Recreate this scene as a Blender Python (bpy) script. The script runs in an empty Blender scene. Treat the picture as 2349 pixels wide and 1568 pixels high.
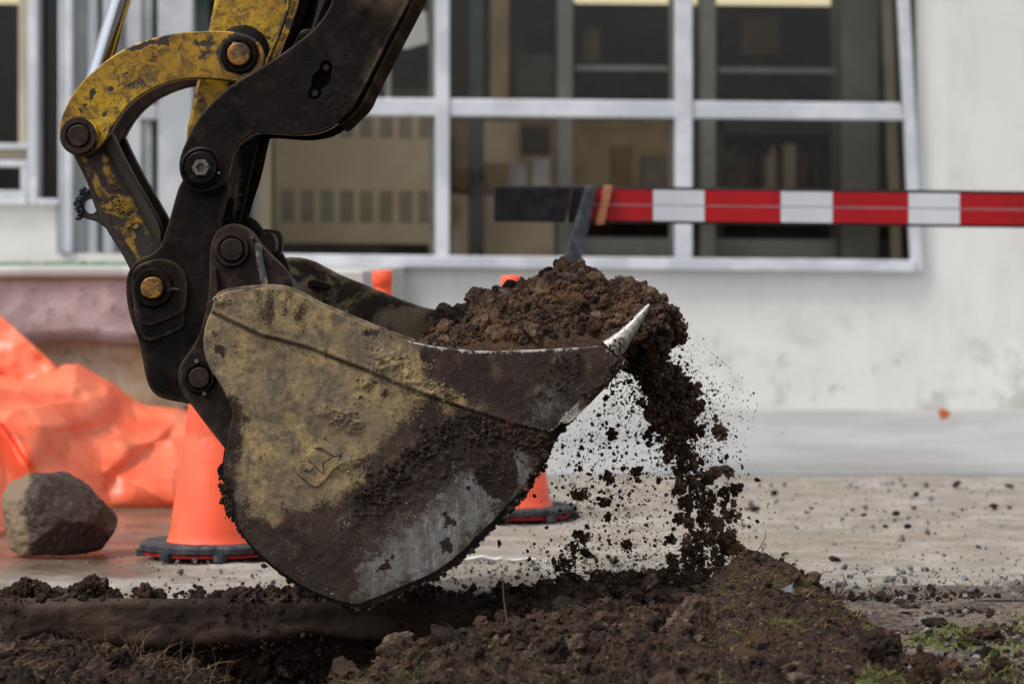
import bpy, bmesh, math, random
import numpy as np
from mathutils import Vector, Matrix
from mathutils.geometry import delaunay_2d_cdt
R = math.radians
random.seed(7); rng = np.random.default_rng(11)
C = bpy.context.scene.collection
# ------------------------------------------------------------------ measuring
# lengths taken from the photograph: F = focal length in photo units, eye height 0.77 m
F, CX, HZ, EYE = 6851.0, 1174.5, 590.0, 0.77
def W(x, y, Y): return Vector(((x-CX)*Y/F, Y, EYE-(y-HZ)*Y/F))
def wx(x, Y): return (x-CX)*Y/F
def wz(y, Y): return EYE-(y-HZ)*Y/F
# ------------------------------------------------------------------ noise
def _h(ix, iy, iz, s):
    h = (ix.astype(np.uint32)*np.uint32(374761393) + iy.astype(np.uint32)*np.uint32(668265263)
         + iz.astype(np.uint32)*np.uint32(2147483647) + np.uint32(s*1013904223 & 0xffffffff))
    h = (h ^ (h >> np.uint32(13)))*np.uint32(1274126177)
    h = (h ^ (h >> np.uint32(16)))*np.uint32(2246822519)
    h ^= h >> np.uint32(15)
    return h.astype(np.float64)/4294967295.0
def vnoise(P, s=0):
    P = P + 1000.0
    i = np.floor(P).astype(np.int64); f = P-i; u = f*f*(3-2*f)
    r = 0
    for dx in (0, 1):
        for dy in (0, 1):
            for dz in (0, 1):
                w = (u[:, 0] if dx else 1-u[:, 0])*(u[:, 1] if dy else 1-u[:, 1])*(u[:, 2] if dz else 1-u[:, 2])
                r = r + w*_h(i[:, 0]+dx, i[:, 1]+dy, i[:, 2]+dz, s)
    return r*2-1
def fbm(P, scale, octs=4, s=0, gain=.5):
    P = np.asarray(P, float)*scale; r = 0; a = 1
    for k in range(octs):
        r = r + a*vnoise(P, s+k*17); P = P*2.03+3.7; a *= gain
    return r
def ridged(P, scale, octs=3, s=0, gain=.5):
    P = np.asarray(P, float)*scale; r = 0; a = 1
    for k in range(octs):
        r = r + a*(1-2*np.abs(vnoise(P, s+k*17))); P = P*2.03+3.7; a *= gain
    return r
def sstep(x, a, b):
    t = np.clip((x-a)/(b-a), 0, 1); return t*t*(3-2*t)
# ------------------------------------------------------------------ mesh building
class MB:
    def __init__(s): s.v = []; s.f = []; s.n = 0; s.at = {}
    def add(s, v, faces, mat=0, smooth=False, **at):
        v = np.asarray([tuple(p) for p in v] if not isinstance(v, np.ndarray) else v, float).reshape(-1, 3)
        if isinstance(faces, np.ndarray): g = [faces]
        else:
            d = {}
            for f in faces: d.setdefault(len(f), []).append(tuple(f))
            g = [np.array(x, np.int64) for x in d.values()]
        for a in g: s.f.append((a+s.n, mat, smooth))
        for k in set(s.at) | set(at):
            l = s.at.setdefault(k, [np.zeros(s.n)] if s.n else [])
            val = at.get(k, 0.0)
            l.append(np.full(len(v), val, float) if np.isscalar(val) else np.asarray(val, float))
        s.v.append(v); s.n += len(v); return s
    def box(s, x0, x1, y0, y1, z0, z1, mat=0):
        v = [(x, y, z) for x in (x0, x1) for y in (y0, y1) for z in (z0, z1)]
        return s.add(v, [(0, 1, 3, 2), (4, 6, 7, 5), (0, 4, 5, 1), (2, 3, 7, 6), (0, 2, 6, 4), (1, 5, 7, 3)], mat)
    def quadbox(s, P, y0, y1, mat=0):
        """prism of an (x, z) outline between y0 and y1"""
        n = len(P)
        v = [(x, y0, z) for x, z in P]+[(x, y1, z) for x, z in P]
        f = [tuple(range(n)), tuple(range(2*n-1, n-1, -1))]+[(i, i+n, (i+1) % n+n, (i+1) % n) for i in range(n)]
        return s.add(v, f, mat)
    def build(s, name, mats, parent=None, base=None, at_base=False):
        me = bpy.data.meshes.new(name)
        V = np.concatenate(s.v)
        if base is not None: V = V-np.array(base)
        me.vertices.add(len(V)); me.vertices.foreach_set('co', V.ravel().astype(np.float32))
        loops = np.concatenate([a.ravel() for a, _, _ in s.f])
        sizes = np.concatenate([np.full(len(a), a.shape[1]) for a, _, _ in s.f])
        mi = np.concatenate([np.full(len(a), m) for a, m, _ in s.f])
        sm = np.concatenate([np.full(len(a), b) for a, _, b in s.f])
        me.loops.add(len(loops)); me.loops.foreach_set('vertex_index', loops.astype(np.int32))
        me.polygons.add(len(sizes))
        me.polygons.foreach_set('loop_start', np.concatenate([[0], np.cumsum(sizes)[:-1]]).astype(np.int32))
        me.polygons.foreach_set('material_index', mi.astype(np.int32))
        me.polygons.foreach_set('use_smooth', sm.astype(bool))
        me.update(calc_edges=True); me.validate()
        for k, l in s.at.items():
            a = me.attributes.new(k, 'FLOAT', 'POINT'); a.data.foreach_set('value', np.concatenate(l).astype(np.float32))
        for m in (mats if isinstance(mats, (list, tuple)) else [mats]): me.materials.append(m)
        o = bpy.data.objects.new(name, me); C.objects.link(o)
        if at_base and base is not None: o.location = base
        if parent is not None: attach(o, parent)
        return o
def attach(o, parent):
    o.parent = parent
    if parent.type == 'EMPTY': o.matrix_parent_inverse = Matrix.Translation(-parent.location)
def fix_normals(o):
    bm = bmesh.new(); bm.from_mesh(o.data); bmesh.ops.recalc_face_normals(bm, faces=bm.faces); bm.to_mesh(o.data); bm.free(); return o
def bev(o, w, seg=2, ang=35):
    m = o.modifiers.new('bevel', 'BEVEL'); m.width = w; m.segments = seg; m.limit_method = 'ANGLE'; m.angle_limit = R(ang); m.harden_normals = False
    for p in o.data.polygons: p.use_smooth = True
    try: o.data.set_sharp_from_angle(angle=R(40))
    except Exception: pass
    return o
def empty(name, loc, label, cat, group=None):
    o = bpy.data.objects.new(name, None); C.objects.link(o); o.location = loc; o.empty_display_size = .1
    return tag(o, label, cat, group)
def tag(o, label=None, cat=None, group=None, kind=None):
    if label: o['label'] = label
    if cat: o['category'] = cat
    if group: o['group'] = group
    if kind: o['kind'] = kind
    return o
def copy_tree(o, loc, rz=0, label=None, parent=None):
    c = o.copy(); C.objects.link(c)
    if parent is None: c.location = loc; c.rotation_euler.z = rz
    else: mi = o.matrix_parent_inverse.copy(); c.parent = parent; c.matrix_parent_inverse = mi
    if label: c['label'] = label
    for ch in list(o.children): copy_tree(ch, None, parent=c)
    return c
def smooth2(P, it=2, q=.25, closed=True):
    P = [tuple(p) for p in P]
    for _ in range(it):
        Q = []
        n = len(P)
        rngi = range(n) if closed else range(n-1)
        if not closed: Q.append(P[0])
        for i in rngi:
            a, b = P[i], P[(i+1) % n]
            Q.append((a[0]+(b[0]-a[0])*q, a[1]+(b[1]-a[1])*q)); Q.append((a[0]+(b[0]-a[0])*(1-q), a[1]+(b[1]-a[1])*(1-q)))
        if not closed: Q.append(P[-1])
        P = Q
    return P
def resample(P, step, closed=True):
    P = np.array(P, float)
    if closed: P = np.vstack([P, P[:1]])
    d = np.r_[0, np.cumsum(np.hypot(*(np.diff(P, axis=0).T)))]
    n = max(3, int(round(d[-1]/step)))
    t = np.linspace(0, d[-1], n+1)
    Q = np.c_[np.interp(t, d, P[:, 0]), np.interp(t, d, P[:, 1])]
    return Q[:-1] if closed else Q
def pip(P, poly):
    """points in polygon"""
    P = np.asarray(P, float); poly = np.asarray(poly, float)
    x, y = P[:, 0], P[:, 1]; r = np.zeros(len(P), bool); n = len(poly); j = n-1
    for i in range(n):
        xi, yi = poly[i]; xj, yj = poly[j]
        if yi != yj:
            c = ((yi > y) != (yj > y)) & (x < (xj-xi)*(y-yi)/(yj-yi)+xi); r ^= c
        j = i
    return r
def dpoly(P, poly, closed=True):
    """distance to a polyline"""
    P = np.asarray(P, float); d = np.full(len(P), 1e9); n = len(poly)
    for i in range(n if closed else n-1):
        a = np.array(poly[i], float); b = np.array(poly[(i+1) % n], float); ab = b-a
        t = np.clip(((P-a)@ab)/max(ab@ab, 1e-9), 0, 1)
        d = np.minimum(d, np.hypot(*(P-a-t[:, None]*ab).T))
    return d
def offset(P, d):
    """inset of a closed outline (ring resampled); + is inward"""
    P = np.asarray(P, float); n = len(P)
    T = np.roll(P, -1, 0)-np.roll(P, 1, 0); T /= np.maximum(np.hypot(*T.T), 1e-9)[:, None]
    A = .5*np.sum(P[:, 0]*np.roll(P[:, 1], -1)-np.roll(P[:, 0], -1)*P[:, 1])
    N = np.c_[-T[:, 1], T[:, 0]]*(1 if A > 0 else -1)
    return P+N*d
def plate(mb, pts, Y, thick, step=8, bevel=3, grid=None, relief=None, attrs=None, it=2, holes=(), mat=0, shift=(0, 0, 0), raw=False, rough=0, q=.25):
    """a cut steel plate: outline in photo units laid at depth Y, its front face finely meshed"""
    O = resample(pts if raw else smooth2(pts, it, q), step)
    if rough: O = offset(O, 0)+rough*np.c_[fbm(np.c_[O, O[:, 0]*0], .05, 3, 5), fbm(np.c_[O, O[:, 0]*0], .05, 3, 9)]
    I = offset(O, bevel); n = len(O)
    H = [resample(smooth2(h, 1) if len(h) < 20 else h, min(step, 5)) for h in holes]
    grid = grid or step
    x0, y0 = I.min(0); x1, y1 = I.max(0)
    gx, gy = np.meshgrid(np.arange(x0, x1, grid), np.arange(y0, y1, grid*.87)); gx = gx+(np.arange(gx.shape[0]) % 2)[:, None]*grid*.5
    G = np.c_[gx.ravel(), gy.ravel()]
    k = pip(G, I) & (dpoly(G, I) > grid*.5)
    for h in H: k &= ~pip(G, h) & (dpoly(G, h) > grid*.4)
    G = G[k]
    pts2 = [Vector(p) for p in I]; ed = [(i, (i+1) % n) for i in range(n)]
    for h in H:
        b = len(pts2); pts2 += [Vector(p) for p in h]; ed += [(b+i, b+(i+1) % len(h)) for i in range(len(h))]
    pts2 += [Vector(p) for p in G]
    ov, oe, of, ovi, _, _ = delaunay_2d_cdt(pts2, ed, [], 0, 1e-4)
    V2 = np.array([tuple(v) for v in ov]); T = np.array([f for f in of if len(f) == 3])
    cen = V2[T].mean(1); kk = pip(cen, I)
    for h in H: kk &= ~pip(cen, h)
    T = T[kk]
    # CDT is counter-clockwise in (x, y down): front must face -Y
    z = relief(V2) if relief is not None else np.zeros(len(V2))       # metres towards the viewer
    def w3(P, yy):
        yy = np.broadcast_to(yy, (len(P),))
        return np.c_[(P[:, 0]-CX)*Y/F+shift[0], yy+shift[1], EYE-(P[:, 1]-HZ)*Y/F+shift[2]]
    fv = w3(V2, Y-z)
    A = fv[T[:, 1]]-fv[T[:, 0]]; B = fv[T[:, 2]]-fv[T[:, 0]]
    ny = (np.cross(A, B))[:, 1]; T[ny > 0] = T[ny > 0][:, ::-1]
    bm_ = bevel*Y/F
    at = attrs(V2) if attrs else {}
    mb.add(fv, T, mat, True, **at)
    zi = relief(I) if relief is not None else np.zeros(n)
    def strip(P1, y1_, P2, y2_, sm=True):
        v = np.vstack([w3(P1, y1_), w3(P2, y2_)]); m = len(P1)
        i = np.arange(m); f = np.c_[i, i+m, (i+1) % m+m, (i+1) % m]
        c = v[:m].mean(0)
        q0 = v[f[:, 0]]; nn = np.cross(v[f[:, 1]]-q0, v[f[:, 3]]-q0)
        if y2_.__class__ is float or True:
            S = .5*np.sum(P1[:, 0]*np.roll(P1[:, 1], -1)-np.roll(P1[:, 0], -1)*P1[:, 1])
        if S < 0: f = f[:, ::-1]
        a2 = {}
        if attrs:
            a1 = attrs(P1)
            a2 = {k: np.r_[a1[k], a1[k]] for k in a1}
        mb.add(v, f, mat, sm, **a2)
    strip(I, Y-zi, O, Y+bm_)
    strip(O, Y+bm_, O, Y+thick)
    for h in H: strip(h[::-1], Y, h[::-1], Y+thick)
    # back face
    if not H:
        bv = w3(O, Y+thick)
        tr = delaunay_2d_cdt([Vector(p) for p in O], [(i, (i+1) % n) for i in range(n)], [], 1, 1e-4)
        b2 = np.array([tuple(v) for v in tr[0]]); tf = np.array([f for f in tr[2] if len(f) == 3])
        mb.add(w3(b2, Y+thick), tf, mat)
    return mb
def ngon_circle(cx, cy, r, n=32, ph=0): return [(cx+r*math.cos(ph+2*math.pi*i/n), cy+r*math.sin(ph+2*math.pi*i/n)) for i in range(n)]
def lathe_y(mb, cx, cy, Y, prof, n=40, mat=0, shift=(0, 0, 0), smooth=True, rough=0):
    """prof: list of (radius in photo units, y offset in m); pin axis along Y"""
    c = W(cx, cy, Y)+Vector(shift); k = Y/F
    P = np.array(prof, float); a = np.linspace(0, 2*math.pi, n, endpoint=False)
    V = np.zeros((len(P), n, 3))
    V[:, :, 0] = c.x+P[:, :1]*k*np.cos(a); V[:, :, 2] = c.z+P[:, :1]*k*np.sin(a); V[:, :, 1] = c.y+P[:, 1:2]
    if rough: V += rough*fbm(V.reshape(-1, 3), 90, 3, 3).reshape(V.shape[:2])[:, :, None]*np.array([1, 1, 1])
    V = V.reshape(-1, 3)
    i, j = np.meshgrid(np.arange(len(P)-1), np.arange(n), indexing='ij'); i = i.ravel(); j = j.ravel()
    f = np.c_[i*n+j, i*n+(j+1) % n, (i+1)*n+(j+1) % n, (i+1)*n+j]
    mb.add(V, f, mat, smooth)
    if P[0, 0] > .01: mb.add(V[:n], np.array([list(range(n))])[:, ::-1], mat, False)
    return mb
def tube(mb, path, r, n=10, mat=0, cap=True, **at):
    P = np.array([tuple(p) for p in path], float); m = len(P)
    rr = np.broadcast_to(np.array(r, float), (m,))
    T = np.gradient(P, axis=0); T /= np.maximum(np.linalg.norm(T, axis=1), 1e-9)[:, None]
    up = np.array([0, 0, 1.0]) if abs(T[0, 2]) < .9 else np.array([0, 1.0, 0])
    V = []
    a = np.linspace(0, 2*math.pi, n, endpoint=False)
    for k in range(m):
        u = np.cross(T[k], up); u /= max(np.linalg.norm(u), 1e-9); w = np.cross(u, T[k]); up = w
        V.append(P[k]+rr[k]*(np.cos(a)[:, None]*u+np.sin(a)[:, None]*w))
    V = np.concatenate(V)
    i, j = np.meshgrid(np.arange(m-1), np.arange(n), indexing='ij'); i = i.ravel(); j = j.ravel()
    f = np.c_[i*n+j, i*n+(j+1) % n, (i+1)*n+(j+1) % n, (i+1)*n+j]
    at2 = {k: (np.repeat(v, n) if not np.isscalar(v) else v) for k, v in at.items()}
    mb.add(V, f, mat, True, **at2)
    if cap:
        mb.add(V[:n], np.array([list(range(n))])[:, ::-1], mat, False, **{k: (v if np.isscalar(v) else v[0]) for k, v in at.items()})
        mb.add(V[-n:], np.array([list(range(n))]), mat, False, **{k: (v if np.isscalar(v) else v[-1]) for k, v in at.items()})
    return mb
# clod templates: knobbly, pitted lumps of earth
def ico(sub):
    bm = bmesh.new(); bmesh.ops.create_icosphere(bm, subdivisions=sub, radius=1)
    v = np.array([tuple(x.co) for x in bm.verts]); f = np.array([[x.index for x in fc.verts] for fc in bm.faces]); bm.free(); return v, f
def clod_templates(sub, k, amp=.45, fine=.2):
    out = []
    v, f = ico(sub)
    for i in range(k):
        sc = np.array([1, rng.uniform(.6, 1), rng.uniform(.55, .95)])
        d = 1+amp*fbm(v+i*9.1, 1.3, 3, 40+i, .6)+(fine*ridged(v+i*3.3, 3.4, 2, 80+i) if sub > 2 else 0)
        d = np.clip(d, .35, 2)
        out.append((v*d[:, None]*sc, f))
    return out
T1 = clod_templates(1, 8, .42, 0); T2 = clod_templates(2, 10, .5, .1); T3 = clod_templates(3, 10, .48, .2); T4 = clod_templates(4, 8, .30, .13)
def rotm(n):
    q = rng.normal(size=(n, 4)); q /= np.linalg.norm(q, axis=1)[:, None]; w, x, y, z = q.T
    return np.stack([np.stack([1-2*(y*y+z*z), 2*(x*y-z*w), 2*(x*z+y*w)], -1), np.stack([2*(x*y+z*w), 1-2*(x*x+z*z), 2*(y*z-x*w)], -1), np.stack([2*(x*z-y*w), 2*(y*z+x*w), 1-2*(x*x+y*y)], -1)], 1)
def scatter(mb, pos, rad, mat=0, tone=None, lod=(.006, .016, .035), squash=1.0, smooth=False):
    """lay clods of radius rad at pos, level of detail by radius"""
    pos = np.asarray(pos, float); rad = np.asarray(rad, float); n = len(pos)
    if n == 0: return
    tone = rng.uniform(-1, 1, n) if tone is None else np.asarray(tone)
    for lo, hi, TT in ((0, lod[0], T1), (lod[0], lod[1], T2), (lod[1], lod[2], T3), (lod[2], 9, T4)):
        k = np.where((rad >= lo) & (rad < hi))[0]
        if not len(k): continue
        pick = rng.integers(0, len(TT), len(k))
        for t in range(len(TT)):
            kk = k[pick == t]
            if not len(kk): continue
            v, f = TT[t]; Rm = rotm(len(kk))
            V = np.einsum('nij,vj->nvi', Rm, v)*rad[kk, None, None]; V[:, :, 2] *= squash
            V += pos[kk, None, :]
            Fc = f[None]+(np.arange(len(kk))*len(v))[:, None, None]
            mb.add(V.reshape(-1, 3), Fc.reshape(-1, 3), mat, smooth, tone=np.repeat(tone[kk], len(v)))
def powr(n, lo, hi, a=2.2):
    u = rng.random(n); return (lo**(1-a)+u*(hi**(1-a)-lo**(1-a)))**(1/(1-a))
def grid(xs, ys, zf):
    X, Yy = np.meshgrid(xs, ys); P = np.c_[X.ravel(), Yy.ravel(), np.zeros(X.size)]
    P[:, 2] = zf(P[:, 0], P[:, 1])
    nx, ny = len(xs), len(ys); i, j = np.meshgrid(np.arange(ny-1), np.arange(nx-1), indexing='ij'); i = i.ravel(); j = j.ravel()
    return P, np.c_[i*nx+j, i*nx+j+1, (i+1)*nx+j+1, (i+1)*nx+j]
def strands(mb, base, length, width, lean=.5, mat=0, seg=5, tone=None, droop=1.0, dirv=None):
    """grass blades and fine roots: tapering bent ribbons"""
    n = len(base)
    for k in range(n):
        L = length[k]; a = rng.uniform(0, 2*math.pi)
        d = np.array([math.cos(a)*lean, math.sin(a)*lean*.6, 1.0]) if dirv is None else np.array(dirv[k], float)
        d = d/np.linalg.norm(d); b = np.array([math.cos(a+rng.normal()), math.sin(a+rng.normal()), -.6])*droop
        t = np.linspace(0, 1, seg); P = np.array(base[k])+L*(t[:, None]*d+(t**2)[:, None]*b*.4)
        P += rng.normal(size=P.shape)*L*.02*t[:, None]
        w = width[k]*(1-t*.85)
        tube(mb, P, w, 3, mat, False, tone=float(rng.uniform(-1, 1) if tone is None else tone[k]))
# ------------------------------------------------------------------ materials
class N:
    def __init__(s, name):
        s.m = bpy.data.materials.new(name); s.m.use_nodes = True; s.t = s.m.node_tree; s.n = s.t.nodes; s.l = s.t.links
        s.n.clear(); s.out = s.n.new('ShaderNodeOutputMaterial'); s.b = s.n.new('ShaderNodeBsdfPrincipled'); s.l.new(s.b.outputs[0], s.out.inputs[0])
        s.tc = s.n.new('ShaderNodeTexCoord')
    def lk(s, a, b):
        if isinstance(a, (int, float)): b.default_value = a
        elif isinstance(a, tuple): b.default_value = (*a, 1) if len(a) == 3 else a
        else: s.l.new(a, b)
    def noise(s, scale, detail=4, rough=.55, dist=0, vec=None, dim='3D'):
        n = s.n.new('ShaderNodeTexNoise'); n.inputs['Scale'].default_value = scale; n.inputs['Detail'].default_value = detail
        n.inputs['Roughness'].default_value = rough; n.inputs['Distortion'].default_value = dist
        s.l.new(vec or s.tc.outputs['Object'], n.inputs['Vector']); return n.outputs['Fac']
    def vor(s, scale, feature='F1', vec=None, rnd=1):
        n = s.n.new('ShaderNodeTexVoronoi'); n.feature = feature; n.inputs['Scale'].default_value = scale; n.inputs['Randomness'].default_value = rnd
        s.l.new(vec or s.tc.outputs['Object'], n.inputs['Vector']); return n.outputs['Distance']
    def map(s, sc=(1, 1, 1), rot=(0, 0, 0), loc=(0, 0, 0)):
        n = s.n.new('ShaderNodeMapping'); n.inputs['Scale'].default_value = sc; n.inputs['Rotation'].default_value = rot; n.inputs['Location'].default_value = loc
        s.l.new(s.tc.outputs['Object'], n.inputs[0]); return n.outputs[0]
    def ramp(s, a, lo, hi, v0=0.0, v1=1.0):
        n = s.n.new('ShaderNodeMapRange'); n.interpolation_type = 'SMOOTHSTEP'
        s.lk(a, n.inputs[0]); n.inputs[1].default_value = lo; n.inputs[2].default_value = hi; n.inputs[3].default_value = v0; n.inputs[4].default_value = v1
        return n.outputs[0]
    def math(s, op, a, b=0.0, c=None):
        n = s.n.new('ShaderNodeMath'); n.operation = op; s.lk(a, n.inputs[0]); s.lk(b, n.inputs[1])
        if c is not None: s.lk(c, n.inputs[2])
        return n.outputs[0]
    def mix(s, f, a, b, mode='MIX'):
        n = s.n.new('ShaderNodeMix'); n.data_type = 'RGBA'; n.blend_type = mode
        s.lk(f, n.inputs[0]); s.lk(a, n.inputs[6]); s.lk(b, n.inputs[7]); return n.outputs[2]
    def attr(s, name):
        n = s.n.new('ShaderNodeAttribute'); n.attribute_name = name; return n.outputs['Fac']
    def xyz(s):
        n = s.n.new('ShaderNodeSeparateXYZ'); s.l.new(s.tc.outputs['Object'], n.inputs[0]); return n.outputs
    def bump(s, h, dist=.002, strength=1.0, prev=None):
        n = s.n.new('ShaderNodeBump'); n.inputs['Distance'].default_value = dist; n.inputs['Strength'].default_value = strength
        s.lk(h, n.inputs['Height'])
        if prev is not None: s.l.new(prev, n.inputs['Normal'])
        s.l.new(n.outputs[0], s.b.inputs['Normal']); return n.outputs[0]
    def set(s, col=None, rough=None, metal=None, spec=None):
        if col is not None: s.lk(col, s.b.inputs['Base Color'])
        if rough is not None: s.lk(rough, s.b.inputs['Roughness'])
        if metal is not None: s.lk(metal, s.b.inputs['Metallic'])
        if spec is not None: s.b.inputs['Specular IOR Level'].default_value = spec
        return s
M = {}
def soil_mat(name, dark, mid, light, red, obj_rand=False, rough=.85):
    s = N(name); a = s.noise(9, 5, .6); b = s.noise(70, 4, .65); c = s.noise(330, 3, .6)
    t = s.attr('tone')
    if obj_rand:
        oi = s.n.new('ShaderNodeObjectInfo'); t = s.math('MULTIPLY_ADD', oi.outputs['Random'], 2.0, -1.0)
    m = s.math('ADD', s.math('MULTIPLY', b, .6), s.math('MULTIPLY', c, .4))
    m = s.math('ADD', m, s.math('MULTIPLY', t, .16))
    col = s.mix(s.ramp(m, .36, .62), dark, mid)
    col = s.mix(s.ramp(m, .6, .76), col, light)
    col = s.mix(s.math('MULTIPLY', s.ramp(a, .48, .68), .65), col, red)
    s.set(col, s.ramp(b, .3, .7, rough-.15, rough+.1), spec=.16)
    p = s.bump(b, .006, .9); s.bump(c, .0022, 1.0, p); return s.m
M['soil'] = soil_mat('soil', (.012, .0072, .005), (.050, .031, .021), (.15, .11, .08), (.066, .035, .019))
M['soil_dark'] = soil_mat('wet soil', (.009, .0054, .0038), (.034, .021, .0145), (.11, .078, .056), (.042, .022, .013))
M['soil_warm'] = soil_mat('fresh loose soil', (.017, .0095, .006), (.075, .044, .027), (.17, .115, .075), (.125, .058, .026))
M['clod'] = soil_mat('falling soil', (.028, .017, .011), (.11, .066, .042), (.21, .145, .098), (.18, .08, .04), True)
M['fall'] = soil_mat('falling crumbs', (.027, .016, .0105), (.105, .063, .040), (.21, .145, .098), (.17, .078, .038))
def m_trench():
    s = N('smeared clay'); a = s.noise(6, 4, .6, vec=s.map((1, 1, 4))); b = s.noise(160, 3, .6); c = s.noise(35, 4)
    col = s.mix(s.ramp(a, .4, .62), (.026, .016, .011), (.060, .038, .027)); col = s.mix(s.math('MULTIPLY', s.ramp(c, .55, .7), .4), col, (.06, .038, .028))
    s.set(col, .75, spec=.15); p = s.bump(c, .006, .9); s.bump(b, .001, .6, p); return s.m
M['trench'] = m_trench()
def m_yard():
    s = N('gritty yard'); x, y, z = s.xyz()
    big = s.noise(.9, 4, .55); mid = s.noise(6, 5, .6); fine = s.noise(90, 3, .6); gr = s.noise(260, 2, .6)
    str_ = s.noise(1.3, 4, .6, vec=s.map((.6, 1.3, 1)))
    col = s.mix(s.ramp(mid, .35, .68), (.215, .188, .15), (.345, .318, .275))
    col = s.mix(s.math('MULTIPLY', s.ramp(str_, .5, .66), .45), col, (.24, .175, .115))
    col = s.mix(s.math('MULTIPLY', s.ramp(big, .5, .7), .35), col, (.42, .40, .37)); col = s.mix(s.math('MULTIPLY', s.ramp(s.noise(2.3, 6, .7, vec=s.map((.8, 1.2, 1), loc=(3.1, 1.7, 0))), .52, .66), .5), col, (.15, .115, .082))
    v2 = s.vor(150); gsp = s.math('MULTIPLY', s.ramp(v2, .12, .26, 1, 0), s.ramp(s.noise(16, 3), .42, .58)); col = s.mix(s.math('MULTIPLY', gsp, .7), col, (.10, .09, .08)); v = s.vor(55); peb = s.math('MULTIPLY', s.ramp(v, .16, .30, 1, 0), s.ramp(s.noise(9, 3), .5, .6))
    col = s.mix(s.math('MULTIPLY', peb, .7), col, (.085, .095, .105))
    col = s.mix(s.math('MULTIPLY', s.ramp(fine, .50, .64), .6), col, (.13, .105, .08))
    # soil tracked over the near edge
    e = s.math('ADD', y, s.math('MULTIPLY', s.math('SUBTRACT', s.noise(3.2, 6, .68), .5), -1.5))
    e = s.math('SUBTRACT', e, s.ramp(x, .3, 1.1, 0, .22))
    soil = s.ramp(e, 6.72, 6.98, 1, 0)
    scol = s.mix(s.ramp(s.math('ADD', s.math('MULTIPLY', fine, .5), s.math('MULTIPLY', mid, .5)), .42, .58), (.026, .017, .012), (.125, .093, .070)); scol = s.mix(s.math('MULTIPLY', gsp, .8), scol, (.07, .075, .08))
    col = s.mix(soil, col, scol)
    # rain-wet patch, lower left
    w = s.math('ADD', x, s.math('MULTIPLY', s.math('SUBTRACT', s.noise(1.6, 4, .6), .5), .9))
    w2 = s.math('ADD', y, s.math('MULTIPLY', s.math('SUBTRACT', s.noise(2.1, 4, .6), .5), 1.0))
    wet = s.math('MULTIPLY', s.ramp(w, -.92, -.62, 1, 0), s.ramp(w2, 7.15, 7.5)); wet = s.math('MULTIPLY', wet, s.ramp(y, 10.2, 9.6, 0, 1) if False else 1.0)
    col = s.mix(wet, col, s.mix(s.ramp(mid, .4, .6), (.10, .07, .05), (.17, .125, .09)))
    s.set(col, s.math('MULTIPLY_ADD', wet, -.62, .82), spec=.5)
    h = s.math('ADD', s.math('MULTIPLY', fine, .6), s.math('MULTIPLY', gr, .4)); p = s.bump(mid, .01, .3); s.bump(h, .003, s.math('MULTIPLY_ADD', wet, -.85, 1.0) if False else .6, p); return s.m
M['yard'] = m_yard()
def m_walk():
    s = N('cement walk'); a = s.noise(1.2, 5, .6, vec=s.map((1, .6, 1))); b = s.noise(40, 4); v = s.noise(7, 4)
    col = s.mix(s.ramp(a, .36, .64), (.27, .27, .265), (.355, .355, .355)); col = s.mix(s.math('MULTIPLY', s.ramp(v, .62, .72), .5), col, (.20, .19, .17))
    s.set(col, .7); s.bump(b, .003, .5); return s.m
M['walk'] = m_walk()
def m_plaster():
    s = N('painted concrete wall'); x, y, z = s.xyz()
    a = s.noise(.8, 5, .6); st = s.noise(2.2, 5, .62, vec=s.map((1.6, 1, .35))); b = s.noise(5, 5, .65); f = s.noise(60, 4)
    col = s.mix(s.ramp(a, .35, .65), (.65, .64, .605), (.745, .735, .695))
    col = s.mix(s.math('MULTIPLY', s.ramp(st, .5, .7), .35), col, (.47, .46, .43))
    low = s.ramp(z, .05, .75, 1, 0); low2 = s.ramp(z, .0, 1.0, 1, 0)
    gr = s.math('MULTIPLY', s.ramp(b, .5, .66), low)
    col = s.mix(s.math('MULTIPLY', gr, .5), col, (.26, .25, .225))
    col = s.mix(s.math('MULTIPLY', s.math('MULTIPLY', s.ramp(s.noise(9, 3), .64, .7), low2), .4), col, (.25, .26, .25))
    s.set(col, .75, spec=.25); p = s.bump(b, .006, .3); s.bump(f, .002, .5, p); return s.m
M['plaster'] = m_plaster()
def simple(name, c1, c2, scale=8, rough=.5, metal=0, bump=.001, bs=60, spec=.5, thr=(.4, .62), det=4):
    s = N(name); col = s.mix(s.ramp(s.noise(scale, det, .6), *thr), c1, c2); s.set(col, rough, metal, spec)
    if bump: s.bump(s.noise(bs, 4), bump, .6)
    return s.m
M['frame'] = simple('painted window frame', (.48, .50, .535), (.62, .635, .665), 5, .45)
M['frame_dark'] = simple('shaded inner frame', (.27, .29, .29), (.37, .385, .38), 4, .5)  # darker frame grey: shade painted into the inner strips, plain grey elsewhere
M['teal'] = simple('dark green glazing bar', (.035, .06, .06), (.06, .085, .085), 4, .4)
M['grey_panel'] = simple('grey door panel', (.36, .38, .40), (.48, .49, .51), 3, .5)
M['cream'] = simple('cream painted metal', (.36, .31, .22), (.44, .39, .29), 3, .5)
M['cream_d'] = simple('cream radiator casing', (.86, .70, .48), (.92, .78, .56), 3, .55)
M['slot'] = simple('radiator louvres', (.40, .345, .26), (.47, .41, .315), 10, .6)
M['room_d'] = simple('dim brown room wall', (.05, .036, .026), (.19, .14, .10), 1.3, .8)
M['room_f'] = simple('room floor', (.12, .10, .08), (.16, .13, .10), 2, .5)
M['paper'] = simple('white paper', (.75, .80, .84), (.82, .86, .9), 3, .6, bump=0)
M['tan_box'] = simple('tan cardboard', (.30, .20, .10), (.40, .28, .15), 5, .7)
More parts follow.
